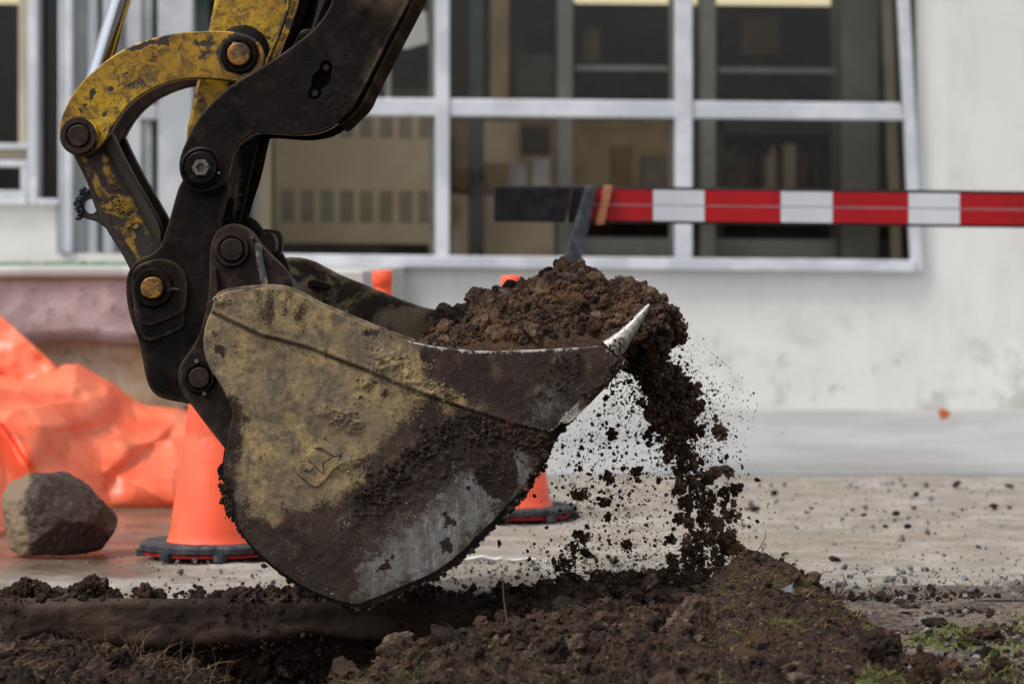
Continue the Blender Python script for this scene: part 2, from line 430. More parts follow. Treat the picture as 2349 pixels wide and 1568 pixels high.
M['dark_box'] = simple('dark cabinet', (.03, .022, .018), (.06, .045, .035), 5, .6)
M['books'] = simple('shelf contents', (.05, .03, .02), (.13, .09, .055), 9, .7, thr=(.45, .55))
M['red_box'] = simple('dull red binder', (.16, .03, .025), (.22, .05, .04), 5, .6)
M['col_grey'] = simple('grey column', (.17, .18, .17), (.23, .24, .225), 3, .6)
M['sill'] = simple('weathered concrete sill', (.38, .37, .34), (.50, .49, .46), 5, .7)
M['green'] = simple('moss', (.10, .20, .10), (.16, .28, .15), 9, .8)
def m_glass():
    s = N('window glass'); s.n.remove(s.b)
    g = s.n.new('ShaderNodeBsdfGlossy'); g.inputs['Roughness'].default_value = .02; g.inputs['Color'].default_value = (.9, .95, 1, 1)
    t = s.n.new('ShaderNodeBsdfTransparent'); t.inputs['Color'].default_value = (.98, .96, .92, 1)
    f = s.n.new('ShaderNodeFresnel'); f.inputs[0].default_value = 1.33
    b = s.n.new('ShaderNodeBump'); b.inputs['Distance'].default_value = .002; b.inputs['Strength'].default_value = .15
    s.l.new(s.noise(1.5, 2), b.inputs['Height']); s.l.new(b.outputs[0], g.inputs['Normal'])
    m = s.n.new('ShaderNodeMixShader'); s.l.new(f.outputs[0], m.inputs[0]); s.l.new(t.outputs[0], m.inputs[1]); s.l.new(g.outputs[0], m.inputs[2]); s.l.new(m.outputs[0], s.out.inputs[0]); return s.m
M['glass'] = m_glass()
def m_emit(name, c, e):
    s = N(name); s.set((.8, .8, .75), .5); s.b.inputs['Emission Color'].default_value = (*c, 1); s.b.inputs['Emission Strength'].default_value = e; return s.m
M['lamp'] = m_emit('lit lamp tube', (1, .90, .62), .55)
def m_stone():
    s = N('purplish stone facing'); a = s.noise(2.2, 5, .6); b = s.noise(26, 5, .65); x, y, z = s.xyz()
    col = s.mix(s.ramp(a, .36, .62), (.30, .215, .22), (.46, .36, .36)); col = s.mix(s.math('MULTIPLY', s.ramp(b, .55, .7), .5), col, (.11, .065, .07))
    col = s.mix(s.ramp(z, -.22, -.13, .75, 0), col, (.10, .055, .05))
    s.set(col, .75); s.bump(b, .01, .7); return s.m
M['stone'] = m_stone()
def m_clay():
    s = N('ochre rubble footing'); a = s.noise(3.2, 5, .62); b = s.noise(20, 5, .65)
    col = s.mix(s.ramp(a, .38, .6), (.52, .35, .20), (.62, .52, .40)); col = s.mix(s.math('MULTIPLY', s.ramp(s.noise(4.1, 4), .52, .66), .7), col, (.50, .27, .06)); col = s.mix(s.math('MULTIPLY', s.ramp(b, .56, .7), .5), col, (.13, .085, .05))
    s.set(col, .85); s.bump(b, .012, .7); return s.m
M['clay'] = m_clay()
def m_orange(name, c1, c2, dirt=.25, rough=.45, trans=0, seam=False):
    s = N(name); a = s.noise(4, 4); d = s.noise(14, 6, .7); sc = s.ramp(s.noise(40, 5, .75, 1.5, vec=s.map((1, 1, .35))), .60, .70)
    col = s.mix(s.ramp(a, .35, .65), c1, c2); col = s.mix(s.math('MULTIPLY', s.ramp(d, .54, .72), dirt), col, (.30, .085, .04)); col = s.mix(s.math('MULTIPLY', sc, .5*(dirt > 0)), col, (.95, .38, .24))
    s.set(col, rough, spec=.35); s.bump(s.noise(30, 4), .001, .4)
    if trans:
        t = s.n.new('ShaderNodeBsdfTranslucent'); s.l.new(col, t.inputs['Color']); m = s.n.new('ShaderNodeMixShader'); m.inputs[0].default_value = trans
        s.l.new(s.b.outputs[0], m.inputs[1]); s.l.new(t.outputs[0], m.inputs[2]); s.l.new(m.outputs[0], s.out.inputs[0])
    return s.m
M['cone'] = m_orange('orange cone plastic', (.92, .105, .044), (.98, .155, .072), .6, .45)
M['tarp'] = m_orange('orange tarpaulin', (.93, .13, .05), (.98, .25, .125), .5, .34, .22)
M['rubber'] = simple('black rubber base', (.010, .011, .014), (.045, .049, .058), 40, .7, bump=.002)
M['red'] = simple('red rubber layer', (.35, .01, .012), (.45, .02, .02), 8, .5)
def m_rock():
    s = N('muddy rock'); a = s.noise(9, 5, .6); b = s.noise(60, 4)
    x, y, z = s.xyz()
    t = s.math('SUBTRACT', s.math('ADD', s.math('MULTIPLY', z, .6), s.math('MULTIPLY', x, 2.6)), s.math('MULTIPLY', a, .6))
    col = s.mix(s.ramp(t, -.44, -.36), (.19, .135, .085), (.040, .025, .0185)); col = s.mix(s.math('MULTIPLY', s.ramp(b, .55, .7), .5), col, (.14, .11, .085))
    s.set(col, s.ramp(a, .4, .6, .5, .8), spec=.25); p = s.bump(a, .02, .9); s.bump(b, .006, .9, p); return s.m
M['rock'] = m_rock()
def m_yellow(name='worn yellow paint', thr=(.50, .60), y1=(.52, .305, .005), y2=(.34, .175, .004)):
    s = N(name)
    p = s.noise(11, 7, .68, .5); p2 = s.noise(34, 6, .7, .8); g = s.noise(5, 5, .6); fine = s.noise(260, 4, .7)
    sc = s.noise(22, 2, .5, 6.0); scr = s.ramp(s.math('ABSOLUTE', s.math('SUBTRACT', sc, .5)), .0, .006, 1, 0)
    sc2 = s.noise(9, 1, .5, 9.0, vec=s.map((1, 1, 1), (0, 1.2, 0))); scr2 = s.ramp(s.math('ABSOLUTE', s.math('SUBTRACT', sc2, .52)), .0, .004, 1, 0)
    col = s.mix(s.ramp(g, .35, .65), y1, y2)
    col = s.mix(s.math('MULTIPLY', s.ramp(p2, .42, .60), .82), col, (.11, .052, .006))
    col = s.mix(s.math('MULTIPLY', s.ramp(fine, .47, .66), .6), col, (.06, .032, .007))
    col = s.mix(s.math('MULTIPLY', s.math('MAXIMUM', scr, scr2), .6), col, (.60, .38, .03))
    m = s.math('MAXIMUM', s.math('MULTIPLY', s.math('ADD', s.math('MULTIPLY', p, .7), s.math('MULTIPLY', p2, .3)), 1.0), s.attr('grime'))
    wear = s.ramp(m, *thr)
    wcol = s.mix(s.ramp(fine, .4, .6), (.012, .008, .005), (.045, .028, .016))
    col = s.mix(wear, col, wcol)
    s.set(col, s.ramp(wear, 0, 1, .42, .5), spec=.45)
    b = s.bump(s.math('MULTIPLY', wear, -1.0), .0006, .8); s.bump(fine, .0006, .6, b); return s.m
M['yellow'] = m_yellow(thr=(.53, .60))
M['yellow_dirty'] = m_yellow('grimy yellow paint', (.455, .53), (.48, .26, .010), (.30, .15, .006))
M['gold'] = m_yellow('scuffed gold pin', (.44, .60), (.52, .25, .02), (.34, .14, .01))
def m_black(name, c1=(.0026, .0017, .0014), c2=(.0095, .006, .0045), rough=.36, spec=.12, amp=1.3):
    s = N(name); a = s.noise(7, 5, .6); b = s.noise(45, 5, .65); f = s.noise(320, 3, .6)
    col = s.mix(s.ramp(a, .36, .64), c1, c2); col = s.mix(s.math('MULTIPLY', s.ramp(b, .56, .7), .45), col, tuple(2.1*v for v in c2))
    col = s.mix(s.math('MULTIPLY', s.attr('edge'), .7), col, (.11, .075, .045))
    col = s.mix(s.math('MULTIPLY', s.ramp(s.noise(19, 6, .7), .50, .64), .6), col, tuple(2.3*v for v in c2)); g_ = s.ramp(s.noise(12, 4, .65), .56, .66)
    s.set(col, s.math('MULTIPLY_ADD', g_, -.22, s.ramp(b, .35, .7, rough, rough+.25)), 0, spec); p = s.bump(b, .0022*amp, .6); s.bump(f, .0005*amp, .6, p); return s.m
M['black'] = m_black('greasy black steel')
M['black2'] = m_black('darker inner steel', (.0018, .0014, .0013), (.004, .003, .0026), .8, .03)  # darker, duller copy of the black steel for inner and far parts
M['brownmetal'] = m_black('rust brown steel', (.008, .0048, .0038), (.026, .0155, .0115), .5, .18)
def m_tanedge():
    s = N('muddy steel edge'); a = s.noise(16, 5, .65); f = s.noise(220, 4, .6)
    col = s.mix(s.ramp(a, .40, .62), (.035, .022, .015), (.21, .155, .085)); col = s.mix(s.math('MULTIPLY', s.ramp(f, .5, .7), .4), col, (.08, .055, .035))
    s.set(col, .75, spec=.3); s.bump(f, .001, .7); return s.m
M['tanedge'] = m_tanedge()
def m_inner():
    s = N('muddy bucket inside'); a = s.noise(7, 6, .62, .4); f = s.noise(150, 4, .6)
    col = s.mix(s.ramp(a, .47, .54), (.21, .155, .095), (.035, .021, .014)); col = s.mix(s.math('MULTIPLY', s.ramp(f, .5, .7), .4), col, (.055, .035, .022))
    s.set(col, .8, spec=.3); s.bump(f, .001, .7); return s.m
M['inner'] = m_inner()
def m_steel():
    s = N('bare worn steel'); a = s.noise(28, 5, .65); f = s.noise(200, 4, .6, vec=s.map((1, 1, 6), (0, .8, 0)))
    col = s.mix(s.ramp(a, .40, .66), (.42, .40, .36), (.20, .17, .13)); col = s.mix(s.math('MULTIPLY', s.ramp(f, .5, .7), .4), col, (.13, .10, .075))
    s.set(col, .42, .55); s.bump(f, .0006, .7); return s.m
M['steel'] = m_steel()
def m_chrome():
    s = N('chromed rod'); s.set((.52, .55, .60), s.ramp(s.noise(14, 3, .5, vec=s.map((1, 1, .12))), .3, .8, .10, .22), 1.0); return s.m
M['chrome'] = m_chrome()
def m_bucket():
    """side plate: dried tan mud, wet brown soil, bare scraped steel; masks ride on the mesh"""
    s = N('muddy bucket plate')
    mud = s.attr('mud'); st = s.attr('steel'); rim = s.attr('rim'); br = s.attr('brown')
    mid = s.noise(26, 6, .66); f = s.noise(210, 5, .7); big = s.noise(7, 5, .6, .6); ff = s.noise(520, 3, .6)
    strk = s.noise(30, 5, .65, vec=s.map((1, 1, .35), (0, -.75, 0)))
    jit = s.math('MULTIPLY', s.math('SUBTRACT', s.math('ADD', s.math('MULTIPLY', mid, .35), s.math('MULTIPLY', f, .65)), .5), 2.6)
    tan = s.mix(s.ramp(big, .38, .60), (.37, .262, .115), (.205, .152, .088))
    tan = s.mix(s.math('MULTIPLY', s.ramp(mid, .50, .62), .62), tan, (.070, .052, .040))
    tan = s.mix(s.math('MULTIPLY', s.ramp(s.noise(13, 6, .7, .8), .50, .62), .6), tan, (.095, .082, .066))
    tan = s.mix(s.math('MULTIPLY', s.ramp(f, .52, .70), .6), tan, (.065, .042, .022))
    tan = s.mix(s.math('MULTIPLY', s.ramp(ff, .56, .72), .5), tan, (.34, .265, .15))
    tan = s.mix(s.math('MULTIPLY', s.ramp(strk, .52, .66), .5), tan, (.085, .07, .056))
    wet = s.mix(s.ramp(s.math('ADD', s.math('MULTIPLY', f, .35), s.math('MULTIPLY', big, .65)), .36, .62), (.020, .012, .0085), (.050, .031, .022))
    wet = s.mix(s.math('MULTIPLY', s.ramp(strk, .55, .66), .5), wet, (.105, .074, .040))
    wet = s.mix(s.math('MULTIPLY', s.ramp(ff, .62, .74), .25), wet, (.10, .075, .055))
    stl = s.mix(s.ramp(strk, .40, .66), (.215, .21, .20), (.115, .103, .09))
    stl = s.mix(s.math('MULTIPLY', s.ramp(f, .50, .68), .55), stl, (.13, .10, .08))
    stl = s.mix(s.math('MULTIPLY', s.ramp(mid, .58, .70), .8), stl, (.050, .032, .023))
    scn = s.noise(14, 2, .5, 2.0, vec=s.map((1, 1, .12), (0, -.80, 0))); scr = s.ramp(s.math('ABSOLUTE', s.math('SUBTRACT', scn, .5)), 0, .012, 1, 0)
    stl = s.mix(s.math('MULTIPLY', scr, .5), stl, (.40, .39, .37))
    tan = s.mix(s.math('MULTIPLY', scr, .35), tan, (.30, .24, .15))
    mm = s.ramp(s.math('ADD', mud, jit), .28, .72)
    ms = s.math('MULTIPLY', s.ramp(s.math('ADD', st, s.math('MULTIPLY', jit, .9)), .30, .95), .85)
    mr = s.ramp(s.math('ADD', rim, s.math('MULTIPLY', jit, 1.6)), .45, .6)
    mb_ = s.ramp(s.math('ADD', br, jit), .42, .6)
    col = s.mix(mm, wet, tan); col = s.mix(ms, col, stl); col = s.mix(mb_, col, (.030, .018, .012)); col = s.mix(mr, col, (.46, .44, .41))
    s.set(col, s.math('MULTIPLY_ADD', s.math('MAXIMUM', ms, mr), -.10, s.math('MULTIPLY_ADD', mm, .25, .55)), s.math('MULTIPLY', s.math('MAXIMUM', ms, mr), .35), .2)
    p = s.bump(s.math('ADD', s.math('MULTIPLY', mid, .6), s.math('MULTIPLY', mm, .5)), .0035, .6); s.bump(f, .0016, .8, p); return s.m
M['plate'] = m_bucket()
def m_stripe(name, c1, c2): 
    s = N(name); col = s.mix(s.ramp(s.noise(3, 5), .4, .65), c1, c2); v = s.vor(260)
    sc = s.ramp(s.noise(14, 6, .8, .8, vec=s.map((.4, 1, 2))), .58, .70); col = s.mix(s.math('MULTIPLY', sc, .5), col, (.10, .075, .07)); s.set(col, .45, spec=.3); s.bump(v, .0006, .4); return s.m
M['s_red'] = m_stripe('red reflective sheeting', (.36, .003, .007), (.27, .003, .006))
M['s_white'] = m_stripe('white reflective sheeting', (.58, .61, .65), (.48, .51, .56))
M['barrier_black'] = simple('black plastic board', (.006, .006, .007), (.013, .013, .015), 20, .5, spec=.15)
M['post'] = simple('scuffed dark post', (.015, .018, .024), (.07, .078, .095), 26, .5, thr=(.45, .65))
M['wood'] = simple('orange brown wood', (.30, .11, .05), (.42, .19, .09), 14, .6)
def m_strand(name, c1, c2, c3):
    s = N(name); t = s.attr('tone'); col = s.mix(s.ramp(t, -1, .2), c1, c2); col = s.mix(s.ramp(t, .3, 1), col, c3); s.set(col, .6, spec=.3); return s.m
M['grass'] = m_strand('grass', (.05, .09, .014), (.14, .18, .025), (.30, .25, .08))
M['root'] = m_strand('dry roots', (.055, .03, .018), (.17, .10, .045), (.33, .23, .10))
M['slate'] = simple('blue grey slate', (.055, .068, .09), (.10, .12, .15), 60, .6)
M['pebble'] = simple('grey pebble', (.05, .052, .054), (.19, .185, .175), 20, .7, thr=(.35, .65))
M['leaf'] = simple('orange leaf', (.55, .13, .02), (.42, .09, .015), 40, .6)
M['rope'] = simple('white cord', (.65, .65, .62), (.5, .5, .48), 40, .7)

def m_lip():
    s = N('scraped muddy edge'); a = s.noise(18, 5, .65); f = s.noise(200, 4, .6); d = s.attr('worn')
    m = s.ramp(s.math('ADD', d, s.math('MULTIPLY', s.math('SUBTRACT', a, .5), 1.6)), .4, .65)
    col = s.mix(m, s.mix(s.ramp(f, .4, .6), (.022, .014, .010), (.06, .04, .028)), s.mix(s.ramp(f, .4, .65), (.42, .40, .36), (.20, .17, .14)))
    s.set(col, s.math('MULTIPLY_ADD', m, -.35, .8), s.math('MULTIPLY', m, .5), .35); s.bump(f, .001, .8); return s.m
M['lip'] = m_lip()
M['matt'] = m_black('matt dark steel', (.0025, .0018, .0015), (.010, .007, .0055), .85, .0)  # black steel with its sheen turned off
M['bolt'] = simple('dull bolt steel', (.035, .028, .022), (.17, .145, .115), 60, .45, .5, thr=(.35, .6))
M['ribsteel'] = simple('scuffed grey rib', (.05, .05, .055), (.24, .225, .195), 34, .6, .2, thr=(.42, .58))
# ================================================================== SETTING
YE = 6.72                                   # far edge of the trench
# yard: one big sheet reaching past the building
def dens(a, b, lo, hi, fine, n):            # fine inside [a, b], sparse outside
    return np.unique(np.r_[lo+(a-lo)*(1-(1-np.linspace(0, 1, n))**1.0), np.arange(a, b, fine), np.linspace(b, hi, n)])
xs = dens(-1.6, 1.9, -60, 60, .02, 12); ys = dens(YE, 10.6, YE, 120, .02, 14)
def yardz(x, y):
    P = np.c_[x, y, 0*x]
    h = .006*fbm(P, 2.0, 3, 3)+.0035*fbm(P, 14, 3, 5)*(np.abs(x) < 3)
    return h-.006
mb = MB(); v, f = grid(xs, ys, yardz); mb.add(v, f, 0, True); tag(mb.build('ground', M['yard']), kind='structure')
# terrain this side: the trench floor on the left, level gritty soil on the right
def terz(x, y):
    P = np.c_[x, y, 0*x]
    tr = 1-sstep(x+.06*fbm(P, 3, 3, 9), -.10, .22)
    near = sstep(y, 4.9, 5.3)
    h = -.36*tr*near
    h = h+.012*fbm(P, 7, 4, 2)+.012*np.abs(fbm(P, 22, 4, 6))+.004*fbm(P, 80, 2, 8)-.012
    edge = sstep(y, YE-.10, YE)
    return h*(1-edge*(1-tr))-.004*(1-tr)*edge
xs = dens(-1.5, 1.75, -60, 60, .0085, 10); ys = np.unique(np.r_[np.linspace(-30, 4.9, 12), np.arange(4.9, YE, .0085), YE])
mb = MB(); v, f = grid(xs, ys, terz); fc = v[f].mean(1); rt = fc[:, 0]+.22*fbm(fc, 3.5, 3, 61)+.05*fbm(fc, 20, 2, 62) > .62+.25*np.clip(fc[:, 1]-6.2, 0, 1)
mb.add(v, f[~rt], 0, False, tone=0.0); mb.add(v, f[rt], 1, True, tone=0.0); tag(mb.build('terrain', [M['soil'], M['yard']]), kind='structure')
# right-hand gritty ground patch shares the yard's stuff: scatter crumbs, pebbles and clods over it
def put(mb, n, x0, x1, y0, y1, zf, lo, hi, a=2.3, sink=.3, mask=None, **k):
    x = rng.uniform(x0, x1, n); y = rng.uniform(y0, y1, n)
    if mask is not None:
        m = mask(x, y); x = x[m]; y = y[m]
    r = powr(len(x), lo, hi, a); z = zf(x, y)+r*(1-2*sink)*.6
    scatter(mb, np.c_[x, y, z], r, **k)
# trench face: smooth smeared band on top, broken rubble lower down
def trench_face():
    mb = MB(); xs = np.arange(-1.7, .30, .008); zs = np.arange(-.42, .006, .008)
    X, Z = np.meshgrid(xs, zs); P = np.c_[X.ravel(), 0*X.ravel(), Z.ravel()]
    low = 1-sstep(P[:, 2]+.02*fbm(P, 5, 3, 1), -.125, -.085)
    y = YE-.014+.010*fbm(P, 5, 3, 4)+.004*np.abs(fbm(P*np.array([1, 1, 3]), 18, 3, 14))+low*(.05+.03*np.abs(fbm(P, 16, 4, 7)))+.0015*fbm(P, 60, 3, 8)
    y += .012*sstep(P[:, 2], -.012, .005)
    V = np.c_[P[:, 0], y, P[:, 2]]; nx = len(xs); ny = len(zs)
    i, j = np.meshgrid(np.arange(ny-1), np.arange(nx-1), indexing='ij'); i = i.ravel(); j = j.ravel()
    f = np.c_[i*nx+j, i*nx+j+1, (i+1)*nx+j+1, (i+1)*nx+j]
    rub = low[f].mean(1) > .5
    mb.add(V, f[~rub], 0, True, tone=0.0); mb.add(V, f[rub], 1, False, tone=0.0)
    n = 1500; x = rng.uniform(-1.6, .25, n); z = rng.uniform(-.12, .0, n); scatter(mb, np.c_[x, YE-.012+.008*rng.random(n), z], powr(n, .0015, .007, 2.4), 1)
    n = 2600; x = rng.uniform(-1.6, .2, n); z = rng.uniform(-.38, -.09, n)
    scatter(mb, np.c_[x, YE+.035+.02*rng.random(n), z], powr(n, .003, .022), 1)
    return tag(mb.build('trench_wall', [M['trench'], M['soil_dark']]), kind='structure')
trench_face()
# crumbs and small clods lying along the trench edge and on the yard
mb = MB()
def edge_mask(x, y): return rng.random(len(x)) < (.12+.9*(fbm(np.c_[x, y*2, 0*x], 5, 2, 31) > .05))*np.exp(-(y-YE)/.09)
put(mb, 9000, -1.6, .6, YE-.01, YE+.35, lambda x, y: 0*x, .002, .015, 2.3, mask=edge_mask)
for (px, w, h, n) in ((60, 90, .030, 150), (200, 60, .042, 150), (330, 35, .02, 50), (700, 90, .018, 160), (560, 60, .014, 60), (860, 60, .02, 110), (960, 60, .022, 130)):
    x = wx(px+rng.normal(0, w*.5, n), YE); k = np.exp(-((x-wx(px, YE))/(w*.5*YE/F))**2); z = h*k*rng.random(n)
    scatter(mb, np.c_[x, YE+.04+rng.random(n)*.07, z], powr(n, .005, .018, 2))
tag(mb.build('soil_crumbs', M['soil_dark']), kind='stuff')
mb = MB(); yz = lambda x, y: 0*x
put(mb, 3600, -1.5, 2.1, YE, 10.4, yz, .002, .010, 2.8, mask=lambda x, y: rng.random(len(x)) < .25+.75*(fbm(np.c_[x, y*2, 0*x], 1.7, 3, 12) > .1))
put(mb, 700, -.5, .45, YE, 7.6, yz, .002, .009, 2.7)
put(mb, 2200, .5, 1.75, 5.2, 7.4, lambda x, y: np.where(y > YE, 0, terz(x, y)), .002, .011, 2.6)
tag(mb.build('gravel', M['pebble']), kind='stuff')
mb = MB()
put(mb, 300, .2, 2.1, 7.0, 10.2, yz, .004, .018, 3.0, mask=lambda x, y: fbm(np.c_[x*.6, y*2.2, 0*x], 1.3, 3, 77) > .05, squash=.6)
put(mb, 22000, .5, 1.8, 5.1, YE+.25, lambda x, y: np.where(y > YE, 0, terz(x, y)), .0015, .012, 2.5, mask=lambda x, y: (y < YE-.05+.3*rng.random(len(x))) & (fbm(np.c_[x, y*1.5, 0*x], 4, 3, 91) > -.35+.45*sstep(y, 5.8, 6.7)))
put(mb, 12, .75, 1.8, 5.3, 6.3, lambda x, y: terz(x, y), .02, .04, 2, squash=.7)
tag(mb.build('scattered_soil', M['soil_dark']), kind='stuff')
# cement walk along the wall, its kerb strip
def slope(x): return (x-CX)*.0095            # the building stands a hair off level with the camera
mb = MB(); xs = np.r_[-40, np.linspace(-3, 4, 60), 40]; ys = np.r_[np.linspace(10.6, 14.25, 12)]
def walkz(x, y): return .004+.030*sstep(y, 10.6, 11.2)+.016*sstep(y, 12.6, 13.1)+.0012*fbm(np.c_[x, y*.3, 0*x], 1.2, 2, 3)
v, f = grid(xs, ys, walkz); mb.add(v, f, 0, True); n0 = len(xs)
b = v[:n0].copy(); b[:, 2] = -.05; b[:, 1] -= .01; i = np.arange(n0-1); mb.add(np.vstack([b, v[:n0]]), np.c_[i, i+1, i+1+n0, i+n0], 0)
tag(mb.build('sidewalk', M['walk']), kind='structure')
# ------------------------------------------------------------------ the building
YW = 14.1
def P2(x, y, Y): p = W(x, y+(x-1000)*(.0095 if y < 700 else .004), Y); return (p.x, p.z)
def pan(mb, x0, x1, y0, y1, Y, th, mat=0, x0b=None, x1b=None):
    """upright bar or panel by its corners, th deep (away from the viewer)"""
    x0b = x0 if x0b is None else x0b; x1b = x1 if x1b is None else x1b
    return mb.quadbox([P2(x0b, y1, Y), P2(x1b, y1, Y), P2(x1, y0, Y), P2(x0, y0, Y)], Y, Y+th, mat)
bld = empty('building', (0, YW, 0), 'pale painted concrete building with a long grey-framed window', 'building')
mb = MB()
TOP = -2600                                   # far above the picture
pan(mb, 2106, 9000, TOP, 1010, YW, .28, 0, 2106, 9000)
pan(mb, 2078, 2106, TOP, 618, YW+.002, .27, 0, 2106, 2106.5)
pan(mb, 430, 2106, 612, 1010, YW, .28)
pan(mb, 560, 2080, TOP, -560, YW+.003, .27)
pan(mb, 430, 560, TOP, -4, YW+.001, .27); 
pan(mb, -9000, 130, 478, 1010, YW, .28); pan(mb, -9000, 430, TOP, -560, YW, .28); pan(mb, 130, 430, 588, 1010, YW+.002, .27)
pan(mb, -9000, -140, -560, 478, YW+.001, .27)
mb.box(-30, 40, YW+.30, YW+.32, 4.2, 5.9)
fix_normals(mb.build('wall', M['plaster'], bld))
mb = MB(); mb.box(-12, 16, YW+.28, YW+4.6, 3.62, 3.8); fix_normals(mb.build('ceiling', M['room_d'], bld))
mb = MB(); mb.box(-12, 16, YW+4.4, YW+4.6, -.1, 3.6); mb.box(-12, -11.8, YW+.28, YW+4.4, -.1, 3.6); mb.box(15.8, 16, YW+.28, YW+4.4, -.1, 3.6); fix_normals(mb.build('room_wall', M['room_d'], bld))
mb = MB(); mb.box(-12, 16, YW+.29, YW+4.4, .0, .1); fix_normals(mb.build('room_floor', M['room_f'], bld))
# main window
wf = MB(); Yf = YW-.03
pan(wf, 560, 2100, 586, 614, Yf-.035, .14)                               # sill bar
pan(wf, 557, 2066, 226, 266, Yf, .10, 0, 557, 2076)                      # transom
pan(wf, 998, 1031, -560, 586, Yf-.012, .12); pan(wf, 1549, 1589, -560, 586, Yf-.012, .12)
wf.quadbox([P2(2092, 612, Yf), P2(2118, 612, Yf), P2(2086, -20, Yf), P2(2068, -560, Yf), P2(2034, -560, Yf), P2(2060, -20, Yf)], Yf-.02, Yf+.09)
fr = fix_normals(wf.build('window', M['frame'], bld)); bev(fr, .006)
m2 = MB()
pan(m2, 2004, 2026, -560, 598, YW+.42, .05, 1, 2046, 2070); pan(m2, 1536, 1549, -560, 586, YW+.075, .10, 0); pan(m2, 985, 998, -560, 586, YW+.075, .10, 0)  # dark strip left of each mullion paints its shade
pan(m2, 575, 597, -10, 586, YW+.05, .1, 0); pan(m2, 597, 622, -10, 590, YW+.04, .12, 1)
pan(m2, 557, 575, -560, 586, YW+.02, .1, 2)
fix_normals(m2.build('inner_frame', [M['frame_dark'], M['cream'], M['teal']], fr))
for x0, x1, y0, y1 in ((560, 998, -560, 226), (1031, 1549, -560, 226), (1589, 2070, -560, 226), (560, 998, 266, 586), (1031, 1549, 266, 586), (1589, 2085, 266, 586)):
    g = MB(); pan(g, x0-3, x1+3, y0-3, y1+3, Yf+.045, .006); fix_normals(g.build('pane', M['glass'], fr))
# entrance panels to the left
d = MB(); Yd = YW-.02
for x0, x1, y0, y1, m, dy, th in ((362, 443, -560, 588, 0, .0, .25), (325, 362, 246, 281, 0, .03, .2), (137, 166, -560, 588, 1, .0, .2), (166, 200, -560, 588, 2, .08, .2), (200, 224, -560, 588, 0, .05, .2),
                              (224, 236, -560, 588, 2, .12, .2), (236, 262, -560, 588, 0, .02, .2), (262, 288, -560, 588, 2, .10, .2), (288, 325, -560, 588, 0, .06, .2), (325, 349, -560, 246, 2, .08, .2),
                              (349, 362, -560, 246, 3, .14, .2), (325, 349, 281, 588, 2, .08, .2), (349, 362, 281, 530, 3, .14, .2), (349, 362, 530, 588, 0, .10, .2), (443, 560, 480, 612, 2, .03, .2), (443, 480, -560, 480, 3, .10, .05), (500, 528, -560, 480, 2, .08, .15)):
    pan(d, x0, x1, y0, y1, Yd+dy, th, m)
dr = bev(fix_normals(d.build('entrance_panel', [M['grey_panel'], M['frame'], M['frame_dark'], M['teal']], bld)), .008)
# left window
lw = MB(); 
pan(lw, 62, 86, -560, 478, Yd-.02, .16, 0); pan(lw, 42, 62, -560, 345, Yd+.05, .1, 1); pan(lw, -140, 62, 338, 352, Yd-.01, .14, 0); pan(lw, -140, 62, 352, 374, Yd+.02, .12, 1); pan(lw, -140, 62, 376, 392, Yd, .12, 0)
pan(lw, -140, 62, 446, 480, Yd-.03, .2, 0); pan(lw, 47, 62, 392, 446, Yd+.0, .12, 0); pan(lw, 134, 141, -560, 590, Yd-.01, .2, 0); pan(lw, 86, 134, 464, 480, Yd-.02, .2, 0)
lwo = bev(fix_normals(lw.build('window', [M['frame'], M['cream']], bld)), .006)
g = MB(); pan(g, -140, 134, -560, 470, Yd+.13, .006); fix_normals(g.build('pane', M['glass'], lwo))
# behind the glass: radiators, columns, shelves, a lit tube
YR = YW+1.3
r = MB(); pan(r, 630, 1003, 255, 560, YR, .25, 0)
for k in range(9): pan(r, 645+k*45, 676+k*45, 438, 512, YR-.004, .02, 1)
for k in range(9): pan(r, 645+k*45, 676+k*45, 270, 318, YR-.004, .02, 1)
pan(r, 600, 1003, 552, 600, YR+.02, .2, 2)
o = fix_normals(r.build('radiator_casing', [M['cream_d'], M['slot'], M['dark_box']])); tag(o, 'beige louvred radiator casing seen through the window left of the black board', 'radiator')
r = MB(); pan(r, 1036, 1272, 445, 600, YR+.1, .4, 0); pan(r, 1110, 1190, 277, 372, YR+.5, .1, 0); o = fix_normals(r.build('cabinet', M['cream_d'])); tag(o, 'plain beige cabinet behind the glass of the middle window', 'cabinet')
r = MB(); pan(r, 1168, 1208, 372, 424, YR+.22, .2, 0); pan(r, 1222, 1262, 362, 424, YR+.24, .2, 0); pan(r, 1168, 1262, 424, 444, YR+.15, .3, 1); o = fix_normals(r.build('paper_box', [M['frame'], M['cream_d']])); tag(o, 'two pale boxes standing on the beige cabinet indoors', 'box')
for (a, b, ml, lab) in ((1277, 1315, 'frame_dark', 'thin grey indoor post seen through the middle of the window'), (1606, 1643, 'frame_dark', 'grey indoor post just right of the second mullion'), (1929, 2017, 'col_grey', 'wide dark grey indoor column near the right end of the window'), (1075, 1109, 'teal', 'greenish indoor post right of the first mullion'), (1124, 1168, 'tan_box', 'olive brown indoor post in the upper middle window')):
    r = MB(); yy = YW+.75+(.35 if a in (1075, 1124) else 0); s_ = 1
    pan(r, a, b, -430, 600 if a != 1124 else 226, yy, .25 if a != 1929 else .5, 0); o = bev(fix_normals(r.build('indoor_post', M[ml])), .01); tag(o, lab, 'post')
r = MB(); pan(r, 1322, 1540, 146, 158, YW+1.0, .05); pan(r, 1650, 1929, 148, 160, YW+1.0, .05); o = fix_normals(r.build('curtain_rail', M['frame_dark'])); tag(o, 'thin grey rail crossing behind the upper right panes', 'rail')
sh = empty('bookshelf', W(1750, 590, YW+2.2), 'dark bookshelf with brown and cream spines behind the right window', 'shelf')
